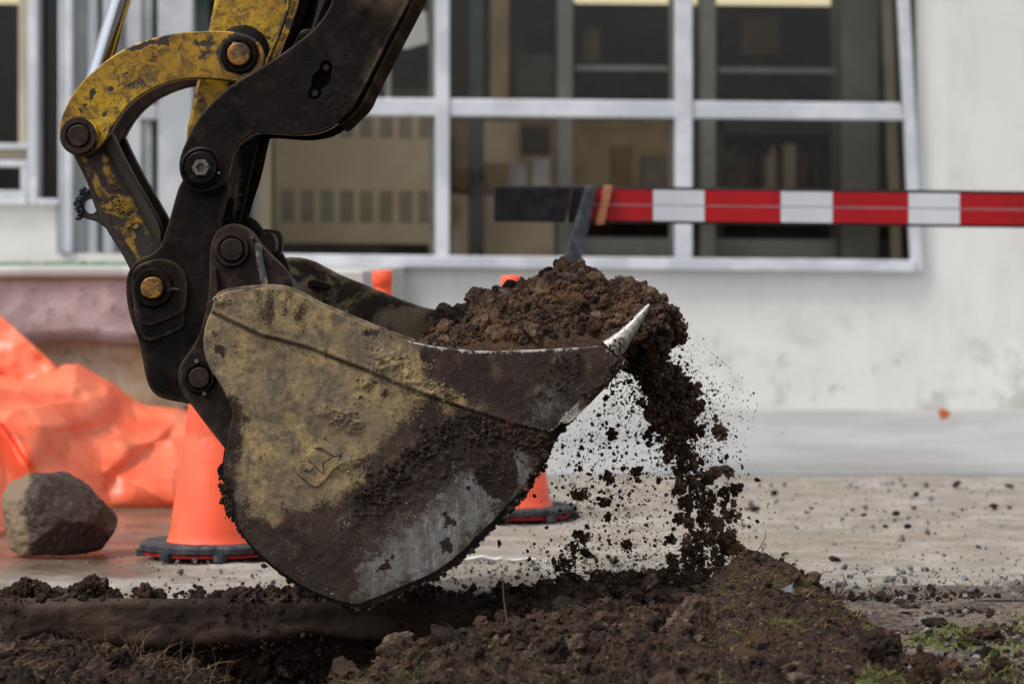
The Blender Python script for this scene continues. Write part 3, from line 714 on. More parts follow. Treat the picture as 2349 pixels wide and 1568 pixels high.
r = MB(); pan(r, 1644, 1930, 270, 300, YW+2.2, .4); pan(r, 1644, 1930, 425, 440, YW+2.2, .4); pan(r, 1644, 1660, 270, 590, YW+2.2, .4); pan(r, 1644, 1930, 270, 590, YW+2.62, .05); fix_normals(r.build('shelf_board', M['dark_box'], sh))
r = MB()
for k in range(22):
    x = 1662+k*12; h = rng.uniform(50, 110)
    if rng.random() < .8: pan(r, x, x+rng.uniform(7, 11), 425-h, 425, YW+2.25, .2, int(rng.choice([0, 0, 0, 1, 2, 3], p=None)))
pan(r, 1799, 1826, 322, 424, YW+2.22, .2, 1)
fix_normals(r.build('book', [M['books'], M['cream'], M['dark_box'], M['red_box']], sh))['kind'] = 'stuff'
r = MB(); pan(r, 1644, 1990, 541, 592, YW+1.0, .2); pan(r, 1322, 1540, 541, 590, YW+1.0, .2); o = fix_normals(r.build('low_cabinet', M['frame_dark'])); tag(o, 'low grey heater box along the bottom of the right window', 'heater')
r = MB(); pan(r, 1318, 1950, -40, -5, YW+1.9, .3); o = bev(fix_normals(r.build('ceiling_lamp', M['lamp'])), .02); tag(o, 'long lit yellowish tube lamp at the top of the window', 'lamp')
r = MB(); pan(r, -100, 60, -8, 8, YW+1.9, .3); o = fix_normals(r.build('ceiling_lamp', M['lamp'])); tag(o, 'lit tube lamp glowing at the top of the far left window', 'lamp')
r = MB(); q_ = [(918, 30), (978, 26), (982, 98), (930, 114), (914, 108)]; r.quadbox([P2(x, y, YW+.05) for x, y in q_][::-1], YW+.05, YW+.053); o = fix_normals(r.build('paper_notice', M['paper'])); tag(o, 'white paper notice stuck inside the glass beside the black arm', 'notice')
r = MB(); pan(r, 884, 896, 60, 226, YW+.6, .05); pan(r, 560, 998, 205, 222, YW+.9, .1, 1); o = fix_normals(r.build('indoor_trim', [M['frame'], M['room_d']])); tag(o, 'thin pale upright trim seen through the upper left pane', 'trim')
for (x0, x1, y0, y1, dy, c1, lab) in ((1040, 1545, 268, 440, 3.2, (.75, .55, .30), 'wide brown panel added to lighten the room behind the middle lower pane'), (1400, 1450, 330, 440, 1.6, (.30, .16, .05), 'orange brown box deep in the room above the black board'), (1470, 1530, 350, 440, 1.9, (.34, .30, .22), 'dusty cream box deep in the room left of the second mullion'), (1195, 1262, 286, 352, 1.7, (.05, .03, .02), 'dark square box hanging deep behind the middle pane'),  # the widest panel is added to lighten the middle lower pane
    (1340, 1376, 60, 140, 2.6, (.20, .13, .08), 'brown framed board high on the far room wall'), (1700, 1790, 30, 120, 2.8, (.16, .10, .07), 'dim brown picture high behind the upper right pane'), (1180, 1270, 120, 226, 2.4, (.10, .14, .10), 'dull green board behind the upper middle pane'), (660, 760, 130, 226, 2.2, (.06, .10, .11), 'dark teal board behind the upper left pane')):
    r = MB(); pan(r, x0, x1, y0, y1, YW+dy, .12); o = bev(fix_normals(r.build('indoor_box' if y0 > 200 else 'wall_board', simple('indoor box paint', tuple(.7*c for c in c1), c1, 4, .7))), .01); tag(o, lab, 'box' if y0 > 200 else 'board')
# ------------------------------------------------------------------ stone step on the left
YS = 10.25
st = empty('stone_step', (wx(300, YS), YS, 0), 'low purplish stone step with a white edge below the entrance', 'step')
def rock_face(name, x0, x1, zlo, zhi, Y, mat, amp, depth, lowfn=None, res=.02):
    xs = np.arange(x0, x1+res, res); ts = np.linspace(0, 1, max(4, int((zhi-zlo)/res)))
    X, T = np.meshgrid(xs, ts); X = X.ravel(); T = T.ravel(); lo = zlo+(lowfn(X) if lowfn else 0*X); Z = lo+(zhi-lo)*T
    P = np.c_[X, 0*X, Z]; y = Y+amp*fbm(P, 3, 4, 4)+amp*.5*fbm(P, 13, 3, 8); y = y+.03*sstep(T, .06, 0)
    V = np.c_[X, y, Z]; nx = len(xs); ny = len(ts); i, j = np.meshgrid(np.arange(ny-1), np.arange(nx-1), indexing='ij'); i = i.ravel(); j = j.ravel()
    mb = MB(); mb.add(V, np.c_[i*nx+j, i*nx+j+1, (i+1)*nx+j+1, (i+1)*nx+j], 0, True)
    for r0, zz in ((0, 0), ((ny-1)*nx, 0)):
        a = V[r0:r0+nx]; b = a.copy(); b[:, 1] = Y+depth; k = np.arange(nx-1); fr_ = np.c_[k, k+1, k+1+nx, k+nx]
        mb.add(np.vstack([b, a]) if r0 == 0 else np.vstack([a, b]), fr_, 0)
    for c in (0, nx-1):
        a = V[c::nx]; b = a.copy(); b[:, 1] = Y+depth; k = np.arange(ny-1); fr_ = np.c_[k, k+1, k+1+ny, k+ny]
        mb.add(np.vstack([b, a]) if c == 0 else np.vstack([a, b]), fr_[:, ::-1] if c == 0 else fr_, 0)
    return mb.build(name, mat, st)
xr = wx(835, YS)
rock_face('slab', -4.5, wx(450, YS), wz(775, YS), wz(641, YS), YS, M['stone'], .016, .6, lambda x: .035*fbm(np.c_[x, 0*x, 0*x], 2.2, 3, 5)-.02)
rock_face('footing', -4.5, wx(450, YS), -.05, wz(720, YS), YS+.13, M['clay'], .05, .5, res=.03)
mb = MB(); mb.box(wx(450, YS), xr, YS, YS+3.8, -.02, wz(620, YS)); mb.box(-4.5, wx(450, YS)-.002, YS+.5, YS+3.8, -.02, wz(640, YS)-.004); bev(fix_normals(mb.build('concrete_block', M['sill'], st)), .01)
mb = MB(); mb.box(-4.5, wx(452, YS), YS-.03, YS+3.76, wz(641, YS)+.002, wz(612, YS)); bev(fix_normals(mb.build('white_edge', M['sill'], st)), .015)
o = mb = MB(); x_ = np.linspace(-3, wx(450, 12), 90); 
scp = np.c_[rng.uniform(-2.2, wx(420, 12.4), 900), rng.normal(12.6, .12, 900), np.full(900, wz(612, YS)+.004)]
scatter(mb, scp, powr(900, .006, .02, 2), squash=.5); tag(mb.build('moss', M['green']), kind='stuff')
# ================================================================== CONES
def cone_master(loc, label):
    root = empty('traffic_cone', loc, label, 'traffic cone', 'orange traffic cones standing around the digging')
    L = Vector(loc)
    mb = MB(); prof = [(.128, .030), (.122, .040), (.116, .060), (.080, .30), (.0765, .305), (.0765, .325), (.056, .46), (.026, .665), (.0255, .672), (.029, .676), (.029, .712), (.024, .716), (.020, .712), (.019, .60)]
    n = 56; P = np.array(prof); a = np.linspace(0, 2*math.pi, n, endpoint=False)
    V = np.zeros((len(P), n, 3)); V[:, :, 0] = P[:, :1]*np.cos(a); V[:, :, 1] = P[:, :1]*np.sin(a); V[:, :, 2] = P[:, 1:2]
    V = V.reshape(-1, 3)+np.array(L); i, j = np.meshgrid(np.arange(len(P)-1), np.arange(n), indexing='ij'); i = i.ravel(); j = j.ravel()
    mb.add(V, np.c_[i*n+j, i*n+(j+1) % n, (i+1)*n+(j+1) % n, (i+1)*n+j], 0, True); mb.build('cone_body', M['cone'], root)
    def slab(name, r, z0, z1, mat, tabs=False, rough_=0):
        O = []
        for k in range(8):
            t = R(45*k+22.5); O.append((r*math.cos(t), r*math.sin(t)))
        O = resample(smooth2(O, 2, .12), .008)
        if tabs: t_ = np.arange(len(O)); O = O*(1-.018*((t_//3) % 2))[:, None]
        b = .006; z = [z0, z0+b*.3, z1-b, z1]; s_ = [1-.012, 1, 1, 1-.03]
        V = np.concatenate([np.c_[O*s_[k], np.full(len(O), z[k])] for k in range(4)])+np.array(L); m_ = len(O)
        mb = MB(); i = np.arange(m_)
        for k in range(3): mb.add(V[k*m_:(k+2)*m_], np.c_[i, (i+1) % m_, (i+1) % m_+m_, i+m_], 0, True)
        mb.add(V[3*m_:], np.arange(m_)[None], 0); mb.add(V[:m_], np.arange(m_)[::-1][None], 0); return mb.build(name, mat, root)
    slab('rubber_base', .205, .016, .036, M['rubber'], True); slab('red_underlay', .196, .005, .0155, M['red'])
    for k in range(8):
        t = R(45*k+10); c = Vector((.186*math.cos(t), .186*math.sin(t), 0))+L; lathe = [(c.x+.018*math.cos(q), c.y+.018*math.sin(q)) for q in np.linspace(0, 2*math.pi, 10, endpoint=False)]
        mb = MB(); v = [(x, y, -.001) for x, y in lathe]+[(x, y, .0165) for x, y in lathe]; mb.add(v, [tuple(range(9, -1, -1)), tuple(range(10, 20))]+[(q, (q+1) % 10, (q+1) % 10+10, q+10) for q in range(10)]); mb.build('foot', M['rubber'], root)
    return root
c0 = W(492, 1272, 7.76); cone = cone_master((c0.x, 7.76, 0), 'near orange cone left of the bucket, tip hidden by the machine')
copy_tree(cone, (wx(1172, 8.87), 8.87, 0), .5, 'orange cone behind the bucket, its foot showing beside the falling soil')
c = copy_tree(cone, (wx(877, 8.35), 8.35, 0), 1.1, 'orange cone of which only the tip shows above the empty bucket rim'); c.scale = (1.0, 1.0, 1.025)
# ================================================================== BARRIER BOARD
Yb = 10.4
def B(x, y, Y=Yb): p = W(x, y+(x-1130)*.0118, Y); return (p.x, p.z)
bar = empty('road_barrier', (wx(1900, Yb), Yb, 0), 'red and white striped barrier board with a black end on a dark post', 'barrier')
def bq(mb, x0, x1, y0, y1, Y, th, mat=0, sk=0): return mb.quadbox([B(x0, y1, Y), B(x1, y1, Y), B(x1+sk, y0, Y), B(x0+sk, y0, Y)], Y, Y+th, mat)
mb = MB(); bq(mb, 1133, 2900, 424, 508, Yb, .045); bev(fix_normals(mb.build('board', M['barrier_black'], bar)), .006)
e = [1352, 1498, 1616, 1791, 1910, 2084, 2202, 2378, 2494, 2668, 2786, 2890]
for k in range(len(e)-1):
    mb = MB()
    for y0, y1 in ((431, 464.5), (467.5, 502)): bq(mb, e[k]+.3, e[k+1]-.3, y0, y1, Yb-.004, .0035)
    m = fix_normals(mb.build('stripe', M['s_red'] if k % 2 == 0 else M['s_white'], bar)); m['label'] = 'red reflective stripe' if k % 2 == 0 else 'white reflective stripe'
mb = MB(); bq(mb, 1352, 2890, 464.6, 467.4, Yb-.0025, .002); fix_normals(mb.build('groove', M['frame_dark'], bar))
mb = MB(); L1 = [(1345, 424), (1370, 424), (1334, 600), (1177, 1101), (1147, 1101), (1296, 590)]
mb.quadbox([(W(x, y, Yb-.05).x, W(x, y, Yb-.05).z) for x, y in L1][::-1], Yb-.05, Yb-.012); bev(fix_normals(mb.build('post', M['post'], bar)), .004)
mb = MB(); bq(mb, 1366, 1386, 422, 512, Yb-.03, .024, 0, 20); bev(fix_normals(mb.build('wood_strip', M['wood'], bar)), .003)
mb = MB(); bq(mb, 1297, 1300, 424, 512, Yb-.008, .006, 0, 16); fix_normals(mb.build('rubbed_edge', M['tanedge'], bar))
mb = MB()
for x in (2700,): mb.quadbox([B(x, 1130, Yb+.05), B(x+30, 1130, Yb+.05), B(x+30, 424, Yb+.05), B(x, 424, Yb+.05)], Yb+.05, Yb+.09)
bev(fix_normals(mb.build('post', M['post'], bar)), .004)
# ================================================================== TARPAULIN
def tarp():
    nx, nt = 260, 170
    u = np.linspace(-60, 640, nx); t = np.linspace(0, 1, nt); U, Tt = np.meshgrid(u, t); U = U.ravel(); Tt = Tt.ravel()
    top = np.interp(U, [-60, 0, 60, 130, 150, 190, 225, 265, 320, 350, 420, 500, 640], [835, 862, 872, 855, 842, 842, 862, 885, 930, 940, 948, 975, 1080])
    base = np.interp(U, [-60, 0, 30, 245, 260, 410, 640], [1230, 1222, 1210, 1168, 1166, 1166, 1140])
    Yb_ = EYE*F/(base-HZ)                                # base lies on the ground
    Yt = 10.0; Xb = wx(U, Yb_); Xt = wx(U, Yt); Zt = wz(top, Yt)
    q = Tt
    X = Xb+(Xt-Xb)*q; Y = Yb_+(Yt-Yb_)*(q**1.25); Z = Zt*np.sin(q*math.pi/2)**1.0+.004
    P = np.c_[X*1.0, Y*.8, Z*1.0]
    Wp = P+.035*np.c_[fbm(P, 3, 3, 21), fbm(P, 3, 3, 22), fbm(P, 3, 3, 23)]
    # crisp folds radiating from the ridge
    ang = Wp[:, 0]*2.4+Wp[:, 2]*4.2
    f1 = np.abs(((ang*1.1+.2) % 2)-1); f2 = ridged(np.c_[Wp[:, 0]*1.2+Wp[:, 2], Wp[:, 2]*1.6-Wp[:, 0]*.5, 0*X], 2.6, 3, 31, .5); f3 = fbm(P, 11, 3, 35)
    env = np.sin(np.clip(q, 0, 1)*math.pi)**.5
    saw = lambda q: 1-np.abs(((q) % 2)-1); px_, pz_ = Wp[:, 0], Wp[:, 2]+.5*Wp[:, 1]
    fa = saw(px_*2.1+pz_*3.6); fb = saw(px_*4.3-pz_*2.4+.7); fc_ = saw(px_*1.5-pz_*7.0+.3); fd = saw(px_*9.0+pz_*5.5+.2)
    lp = sstep(fbm(P, 1.7, 2, 55), -.2, .4); dsp = env*(.085*fa**1.6+.055*fb**2.2*lp+.040*fc_**2.5*(1-lp)+.013*fd**3+.006*f3)
    X2 = X-.35*dsp; Y2 = Y-dsp*1.1; Z2 = np.maximum(Z+dsp*.55*(q < .97), .004)
    # pocket folds seen in the photograph
    for (cx, cy, ln, an, amp, wd) in ((205, 1000, 150, -.62, .085, 16), (335, 1050, 110, -.75, .07, 12), (60, 1020, 160, 1.1, .06, 22), (300, 900, 80, .6, .05, 12), (130, 930, 150, -.3, .05, 20)):
        sx = U; sy = HZ+(EYE-Z)*F/Y
        dx, dy = sx-cx, sy-cy; a = dx*math.cos(an)+dy*math.sin(an); b = -dx*math.sin(an)+dy*math.cos(an)
        k = np.exp(-(a/ln)**4)*np.tanh((b)/wd)*np.exp(-np.abs(b)/60.0)
        Y2 += amp*k*env*1.3
    V = np.c_[X2, Y2, Z2]; i, j = np.meshgrid(np.arange(nt-1), np.arange(nx-1), indexing='ij'); i = i.ravel(); j = j.ravel()
    mb = MB(); mb.add(V, np.c_[i*nx+j, i*nx+j+1, (i+1)*nx+j+1, (i+1)*nx+j], 0, True)
    # the darker flap thrown up over the step
    q_ = resample([(-90, 640), (-10, 715), (60, 775), (140, 848), (175, 905), (60, 930), (-90, 930)], 6)
    plate(mb, [tuple(p) for p in q_], 10.08, .006, 8, 1, 8, relief=lambda Q: .03*fbm(np.c_[Q, 0*Q[:, 0]], .012, 3, 5)+.10*sstep(Q[:, 1], 700, 930), raw=True)
    o = mb.build('tarpaulin', M['tarp']); tag(o, 'crumpled orange tarpaulin heaped against the stone step', 'tarpaulin'); return o
tarp()
# ================================================================== ROCK
def rock():
    k = 7.80/F; x0, y0 = 131, 1278
    pts = [(2,1148,.0),(22,1112,.03),(82,1090,.02),(118,1094,-.02),(60,1150,-.10),(96,1130,-.11),(150,1102,.06),(205,1130,.03),(240,1165,.02),(264,1192,.04),(262,1228,.0),(240,1262,-.01),(150,1180,-.12),(205,1190,-.09),(112,1225,-.13),(128,1276,-.10),(180,1274,-.07),(232,1270,.02),(36,1266,-.06),(24,1240,-.04),(66,1272,-.11),(8,1180,.0),(40,1200,-.09),(30,1262,.14),(220,1262,.15),(60,1130,.16),(180,1130,.17),(120,1100,.13),(14,1200,.12),(252,1210,.14)]
    bm = bmesh.new()
    for x, y, d in pts: bm.verts.new(((x-x0)*k, d, (y0-y)*k))
    r = bmesh.ops.convex_hull(bm, input=bm.verts)
    bmesh.ops.delete(bm, geom=list(set(g for g in r['geom_interior']+r['geom_unused'] if isinstance(g, bmesh.types.BMVert))), context='VERTS')
    bmesh.ops.dissolve_limit(bm, angle_limit=R(7), verts=bm.verts, edges=bm.edges)
    bmesh.ops.bevel(bm, geom=list(bm.edges), offset=.006, segments=2, profile=.6, affect='EDGES')
    bmesh.ops.triangulate(bm, faces=bm.faces)
    for _ in range(4):
        L = [e for e in bm.edges if e.calc_length() > .009]
        if L: bmesh.ops.subdivide_edges(bm, edges=L, cuts=1)
        bmesh.ops.triangulate(bm, faces=bm.faces)
    bmesh.ops.recalc_face_normals(bm, faces=bm.faces)
    V = np.array([tuple(v.co) for v in bm.verts]); f = np.array([[v.index for v in fc.verts] for fc in bm.faces]); bm.free()
    nz = np.c_[fbm(V, 9, 4, 71), fbm(V, 9, 4, 72), fbm(V, 9, 4, 73)]; V = V+.006*nz+.0022*np.c_[ridged(V, 40, 2, 5), ridged(V, 40, 2, 6), ridged(V, 40, 2, 7)]
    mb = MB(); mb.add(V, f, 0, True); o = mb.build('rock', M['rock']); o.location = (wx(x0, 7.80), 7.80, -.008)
    try: o.data.set_sharp_from_angle(angle=R(38))
    except Exception: pass
    return tag(o, 'large angular muddy brown rock in front of the orange tarpaulin', 'rock')
rock()
# small things on the yard
mb = MB(); tube(mb, [W(1030+12*k, 1283+7*math.sin(k*.55)**2+ (4 if k % 2 else 0)*.2, 7.0) for k in range(11)], .0055, 8); tube(mb, [W(1165+10*k, 1290+2*math.sin(k*.9), 7.0) for k in range(8)], .0045, 8)
o = mb.build('white_cord', M['rope']); o.location = (0, .54, 0); 
z = min(v.co.z for v in o.data.vertices); o.location.z = -z+.001; tag(o, 'piece of white cord lying on the gravel under the bucket', 'cord')
mb = MB(); v = [W(x, y, 12.9) for x, y in ((2154, 946), (2160, 938), (2172, 939), (2181, 948), (2176, 957), (2162, 959))]; v2 = [p+Vector((0, .03, .01*math.sin(i*2.1))) for i, p in enumerate(v)]
mb.add(v+v2, [tuple(range(5, -1, -1)), tuple(range(6, 12))]+[(i, (i+1) % 6, (i+1) % 6+6, i+6) for i in range(6)]); o = fix_normals(mb.build('leaf', M['leaf'])); tag(o, 'small curled orange leaf lying at the foot of the wall', 'leaf')
# ================================================================== EXCAVATOR
EX = empty('excavator', (wx(560, 6.7), 6.7, 0), 'dirty yellow and black excavator arm holding a muddy bucket full of soil', 'excavator')
warp = lambda Q, a, s=1, sc=.03: np.asarray(Q, float)+a*np.c_[fbm(np.c_[Q, 0*Q[:, 0]], sc, 4, s, .6), fbm(np.c_[Q, 0*Q[:, 0]], sc, 4, s+50, .6)]
def soft(Q, poly, w=8, a=10, s=1, sc=.03):
    Qw = warp(Q, a, s, sc); d = dpoly(Qw, poly); return np.clip(.5+np.where(pip(Qw, poly), d, -d)/(2*w), 0, 1)
def blob(Q, x, y, r, w=None): d = np.hypot(Q[:, 0]-x, Q[:, 1]-y); return np.clip(.5+(r-d)/(2*(w or r*.5)), 0, 1)
# ---- bucket shell (the curved back and floor plate)
Y0, Y1, ROLL = 6.40, 7.02, .055
near = [(487,705),(491,690),(500,678),(520,668),(560,663),(620,659),(650,661),(680,671),(710,686),(740,703),(790,723),(850,748),(900,768),(950,785),(1000,795),(1060,802),(1110,805.5),(1200,803),(1290,799),(1350,796),(1384,791),
        (1402,806),(1420,822),(1408,842),(1380,872),(1340,916),(1300,958),(1268,990),(1258,1010),(1243,1042),(1225,1083),(1190,1132),(1150,1176),(1100,1226),(1050,1275),(1000,1312),(950,1334),(900,1355),(850,1376),(822,1388),(790,1382),(740,1367),(690,1343),(640,1308),(590,1267),(552,1220),(527,1170),(517,1130),(512,1090),(514,1050),(524,990),(533,958),(531,938),(522,915),(505,880),(482,848),(470,815),(466,790),(469,750)]
shell_path = [(1428,835),(1405,862),(1378,893),(1340,935),(1304,972),(1278,1004),(1262,1034),(1250,1064),(1203,1136),(1158,1184),(1108,1236),(1058,1286),(1004,1326),(952,1347),(902,1369),(852,1391),(822,1399),(788,1390),(738,1372),(686,1347),(636,1312),(588,1271),(550,1224),(525,1172),(515,1130),(510,1090),(512,1050),(523,988),(532,956),(530,938),(521,915),(504,880),(483,848),(474,815),(471,790),(474,750),(492,710),(505,695)]
SP = resample(smooth2(shell_path, 2, closed=False), 9, closed=False)
def shellmesh():
    T = np.gradient(SP, axis=0); T /= np.hypot(*T.T)[:, None]; Nn = np.c_[T[:, 1], -T[:, 0]]   # inward
    c = np.array([880, 950.]); sg = np.sign(((c-SP)*Nn).sum(1)); Nn = Nn*np.where(sg == 0, 1, np.sign(np.median(sg)))[:, None]
    I = SP+Nn*20
    nw = 40; mb = MB(); ys = np.linspace(Y0+.004, Y1-.004, nw)
    for S, flip in ((SP, False), (I, True)):
        V = np.concatenate([np.c_[(S[:, 0]-CX)*Y0/F, np.full(len(S), y), EYE-(S[:, 1]-HZ)*Y0/F+ROLL*(y-Y0)/(Y1-Y0)] for y in ys])
        V[:, [0, 2]] += (.0035*fbm(V, 9, 3, 5))[:, None]
        m = len(S); i, j = np.meshgrid(np.arange(nw-1), np.arange(m-1), indexing='ij'); i = i.ravel(); j = j.ravel()
        f = np.c_[i*m+j, i*m+j+1, (i+1)*m+j+1, (i+1)*m+j]; mb.add(V, f if not flip else f[:, ::-1], 0 if not flip else 1, True)
    m = len(SP)
    for y, sh in ((ys[0], 0), (ys[-1], ROLL)):
        a = np.c_[(SP[:, 0]-CX)*Y0/F, np.full(m, y), EYE-(SP[:, 1]-HZ)*Y0/F+sh]; b = np.c_[(I[:, 0]-CX)*Y0/F, np.full(m, y), EYE-(I[:, 1]-HZ)*Y0/F+sh]
        i = np.arange(m-1); mb.add(np.vstack([a, b]), np.c_[i, i+m, i+m+1, i+1], 0)
    return mb.build('bucket', [M['black'], M['inner']], EX)
bucket = shellmesh()
tanpoly = [(440,640),(700,650),(800,700),(900,750),(975,778),(990,815),(975,850),(990,880),(1040,905),(1110,938),(1080,945),(1020,930),(975,922),(935,955),(905,1000),(880,1030),(845,1075),(805,1115),(770,1165),(735,1155),(700,1178),(655,1185),(630,1200),(600,1185),(565,1186),(548,1140),(536,1108),(530,1060),(548,1010),(560,960),(545,930),(500,890),(440,800)]
steelpoly = [(792,1385),(812,1350),(822,1310),(850,1262),(900,1225),(930,1190),(985,1158),(1030,1130),(1066,1080),(1092,1052),(1160,1030),(1218,1022),(1245,1045),(1200,1120),(1120,1200),(1040,1282),(980,1320),(900,1352),(830,1380)]
steel2 = [(1235,905),(1290,870),(1350,860),(1310,930),(1262,985),(1200,965)]
weld = [(470,706),(487,712),(540,738),(600,766),(700,792),(760,815),(850,850),(900,872),(1000,910),(1100,945),(1200,977),(1268,992),(1285,985)]
upper = weld+[(1500,900),(1500,600),(440,600)]
topedge = [(940,781),(1000,795),(1060,802),(1110,805),(1200,803),(1290,799),(1350,796),(1386,791)]
lipedge = [(1384,791),(1420,822),(1380,872),(1300,958),(1268,990)]
clumps = [(790,952,22),(745,940,14),(812,975,18),(800,1060,16),(775,1068,10),(905,830,26),(870,840,16),(935,870,22),(960,905,20),(870,815,14),(1000,890,16),(1030,905,14),(510,690,10),(840,880,12),(1280,830,14),(1240,900,12)]
darkblobs = [(500,797,9),(496,770,6),(508,812,11),(845,765,9),(860,760,6),(925,820,7),(880,905,8),(855,875,6),(830,910,6),(980,820,12),(1e4,725,26),(1e4,690,20),(1e4,700,18),(1032,1195,14),(1022,1250,16),(880,1300,12),(1100,1040,10),(905,1275,8),(1175,1110,8)]
def plate_relief(Q):
    d = dpoly(Q, weld, False); up = pip(Q, upper); sd = np.where(up, d, -d)
    z = .0045*sstep(sd, -3, 3)+.0018*np.exp(-(d/5)**2)-.0025*np.exp(-((sd+7)/4)**2)
    P = np.c_[Q, 0*Q[:, 0]]
    z += .0018*fbm(P, .012, 3, 3)+.0006*fbm(P, .09, 2, 4)
    for x, y, r in clumps:
        k = np.exp(-((Q[:, 0]-x)**2+(Q[:, 1]-y)**2)/(r*r)); z += .004*k*(1+ridged(P, .12, 2, 8))
    br = soft(Q, [(805,1140),(870,1080),(940,1030),(1040,940),(1110,955),(1210,990),(1268,1000),(1255,1045),(1180,1030),(1120,1060),(1050,1060),(980,1120),(880,1180),(780,1220)], 14, 14, 5)
    z += .0017*br*(ridged(P, .07, 3, 9)+.4)
    rim = np.exp(-dpoly(Q, [(516,1100),(520,1150),(540,1200),(590,1262)], False)/12); z += .004*rim*np.abs(fbm(P, .09, 2, 12))
    return z
def plate_attrs(Q):
    mud = soft(Q, tanpoly, 26, 15, 1, .035)
    for x, y, r in darkblobs[:13]: mud = mud-blob(warp(Q, 8, 4, .08), x, y, r)*.9*np.where(np.hypot(Q[:, 0]-x, Q[:, 1]-y) < r*3, 1, 0)
    dw = dpoly(Q, weld, False); sdw = np.where(pip(Q, upper), dw, -dw); mud = mud-.42*np.exp(-((sdw+4)/3.0)**2)  # less mud along the weld: the step's dark shading line is painted in
    dk = np.exp(-((Q[:, 0]-640)/95)**2-((Q[:, 1]-705)/42)**2)*(.55+.75*fbm(np.c_[Q[:, 0]*2.2, Q[:, 1]*.7, 0*Q[:, 0]], .03, 4, 19, .6)); mud = mud-.62*np.clip(dk, 0, 1)
    mud = mud-.30*np.clip(fbm(np.c_[Q, 0*Q[:, 0]], .013, 4, 23, .6), 0, 1)
    st = np.maximum(soft(Q, steelpoly, 34, 20, 2, .03), .62*soft(Q, steel2, 34, 22, 3, .03))
    big = soft(Q, [(1080,1045),(1150,1030),(1190,1060),(1195,1110),(1160,1145),(1120,1135),(1090,1090)], 10, 12, 6)
    br = big*.0
    for x, y, r in darkblobs[13:]: br = np.maximum(br, blob(warp(Q, 10, 4, .09), x, y, r))
    br = np.maximum(br, .95*big)
    dt = dpoly(Q, topedge, False); dl = dpoly(Q, lipedge, False)
    rim = np.clip(1.05-dt/9, 0, 1)*(.55+.45*fbm(np.c_[Q, 0*Q[:, 0]], .05, 2, 3))*1.1
    rim = np.maximum(rim, np.clip(.95-dl/14, 0, 1)*(.5+.6*fbm(np.c_[Q, 0*Q[:, 0]], .03, 2, 13))*np.where(Q[:, 0] < 1345, 1, .7))
    d = dpoly(Q, near); 
    return dict(mud=np.clip(mud, 0, 1), steel=st, rim=np.clip(rim, 0, 1), brown=np.clip(np.maximum(br, .62*np.clip(1-d/26, 0, 1)*(Q[:, 1] > 1040)*(Q[:, 0] < 700)), 0, 1))
mb = MB(); plate(mb, near, Y0, .022, 5, 2.5, 4, plate_relief, plate_attrs, it=1); 
nearplate = mb.build('side_plate', M['plate'], bucket); nearplate['label'] = 'near side plate caked in tan mud'
mb = MB(); plate(mb, near, Y0, .022, 9, 2.5, 14, lambda Q: .002*fbm(np.c_[Q, 0*Q[:, 0]], .02, 3, 3), it=1, shift=(0, Y1-Y0-.022, ROLL)); mb.build('side_plate', M['inner'], bucket)
# light muddy edge of the far plate's rim
mb = MB(); rr = resample([(560,663),(620,659),(650,661),(680,671),(740,703),(790,723),(850,748),(900,768),(950,785),(1000,795),(1060,802),(1110,805),(1384,791)], 12, closed=False)
tube(mb, [W(x, y, Y0)+Vector((0, Y1-Y0-.012, ROLL+.001)) for x, y in rr], .0095, 8); mb.build('rim_edge', M['tanedge'], bucket)
mb = MB(); rr = resample([(492,690),(505,676),(525,668),(560,663),(620,659),(650,661),(680,671),(740,703),(790,723),(850,748),(900,768),(950,785)], 10, closed=False)
tube(mb, [W(x, y+1.5, Y0)+Vector((0, .012, 0)) for x, y in rr], .0085, 8); mb.build('rim_edge', M['tanedge'], bucket)
# raised letters on the near plate
cr = lambda L: [((690+x/7.838)*.9396, (1030+y/7.838)*.9396) for x, y in L]
logo = MB()
for L in ([(255,930),(300,830),(400,765),(500,785),(585,860),(560,905),(505,950),(480,905),(395,930),(690,1125),(740,1195),(600,1255),(275,985)],
          [(750,245),(825,265),(800,350),(1130,600),(1100,640),(1000,668),(715,472),(640,520),(582,490)],
          [(560,520),(610,530),(950,690),(765,775),(790,960),(770,985),(455,665),(455,640)],
          [(960,700),(1110,650),(1010,860),(840,1080),(740,1195),(700,1130),(800,1010),(812,980),(790,790)]):
    plate(logo, cr(L), Y0-.0042, .007, 3, 1.3, 6, None, lambda Q: dict(mud=np.full(len(Q), 1.0), steel=0*Q[:, 0], rim=0*Q[:, 0], brown=0*Q[:, 0]), it=1, q=.15)
logo.build('raised_lettering', M['plate'], bucket)
# dried crusts and clinging soil
mb = MB(); pts = []; rad = []
for x, y, r in clumps[:14]:
    n = int(r*5); a = rng.normal(size=(n, 2))*r*.62*np.array([1.2, .7]); 
    for k in range(n): pts.append(W(x+a[k, 0], y+a[k, 1], Y0-.0015-(.004 if pip([(x, y)], upper)[0] else 0))); rad.append(powr(1, .0012, .0046, 1.9)[0])
n = 260
for k in range(n):
    x, y = rng.uniform(480, 980), rng.uniform(680, 1190)
    if soft(np.array([[x, y]]), tanpoly, 7, 0)[0] > .8: pts.append(W(x, y, Y0-.001-(.006 if pip([(x, y)], upper)[0] else 0))); rad.append(powr(1, .0010, .0028, 2.4)[0])
scatter(mb, pts, rad, tone=np.zeros(len(rad)), lod=(.0018, .009, .03)); mb.build('mud_crust', simple('dried tan crust', (.15, .108, .058), (.27, .205, .12), 120, .9, spec=.1), bucket)['kind'] = 'stuff'
mb = MB(); pts = []; rad = []
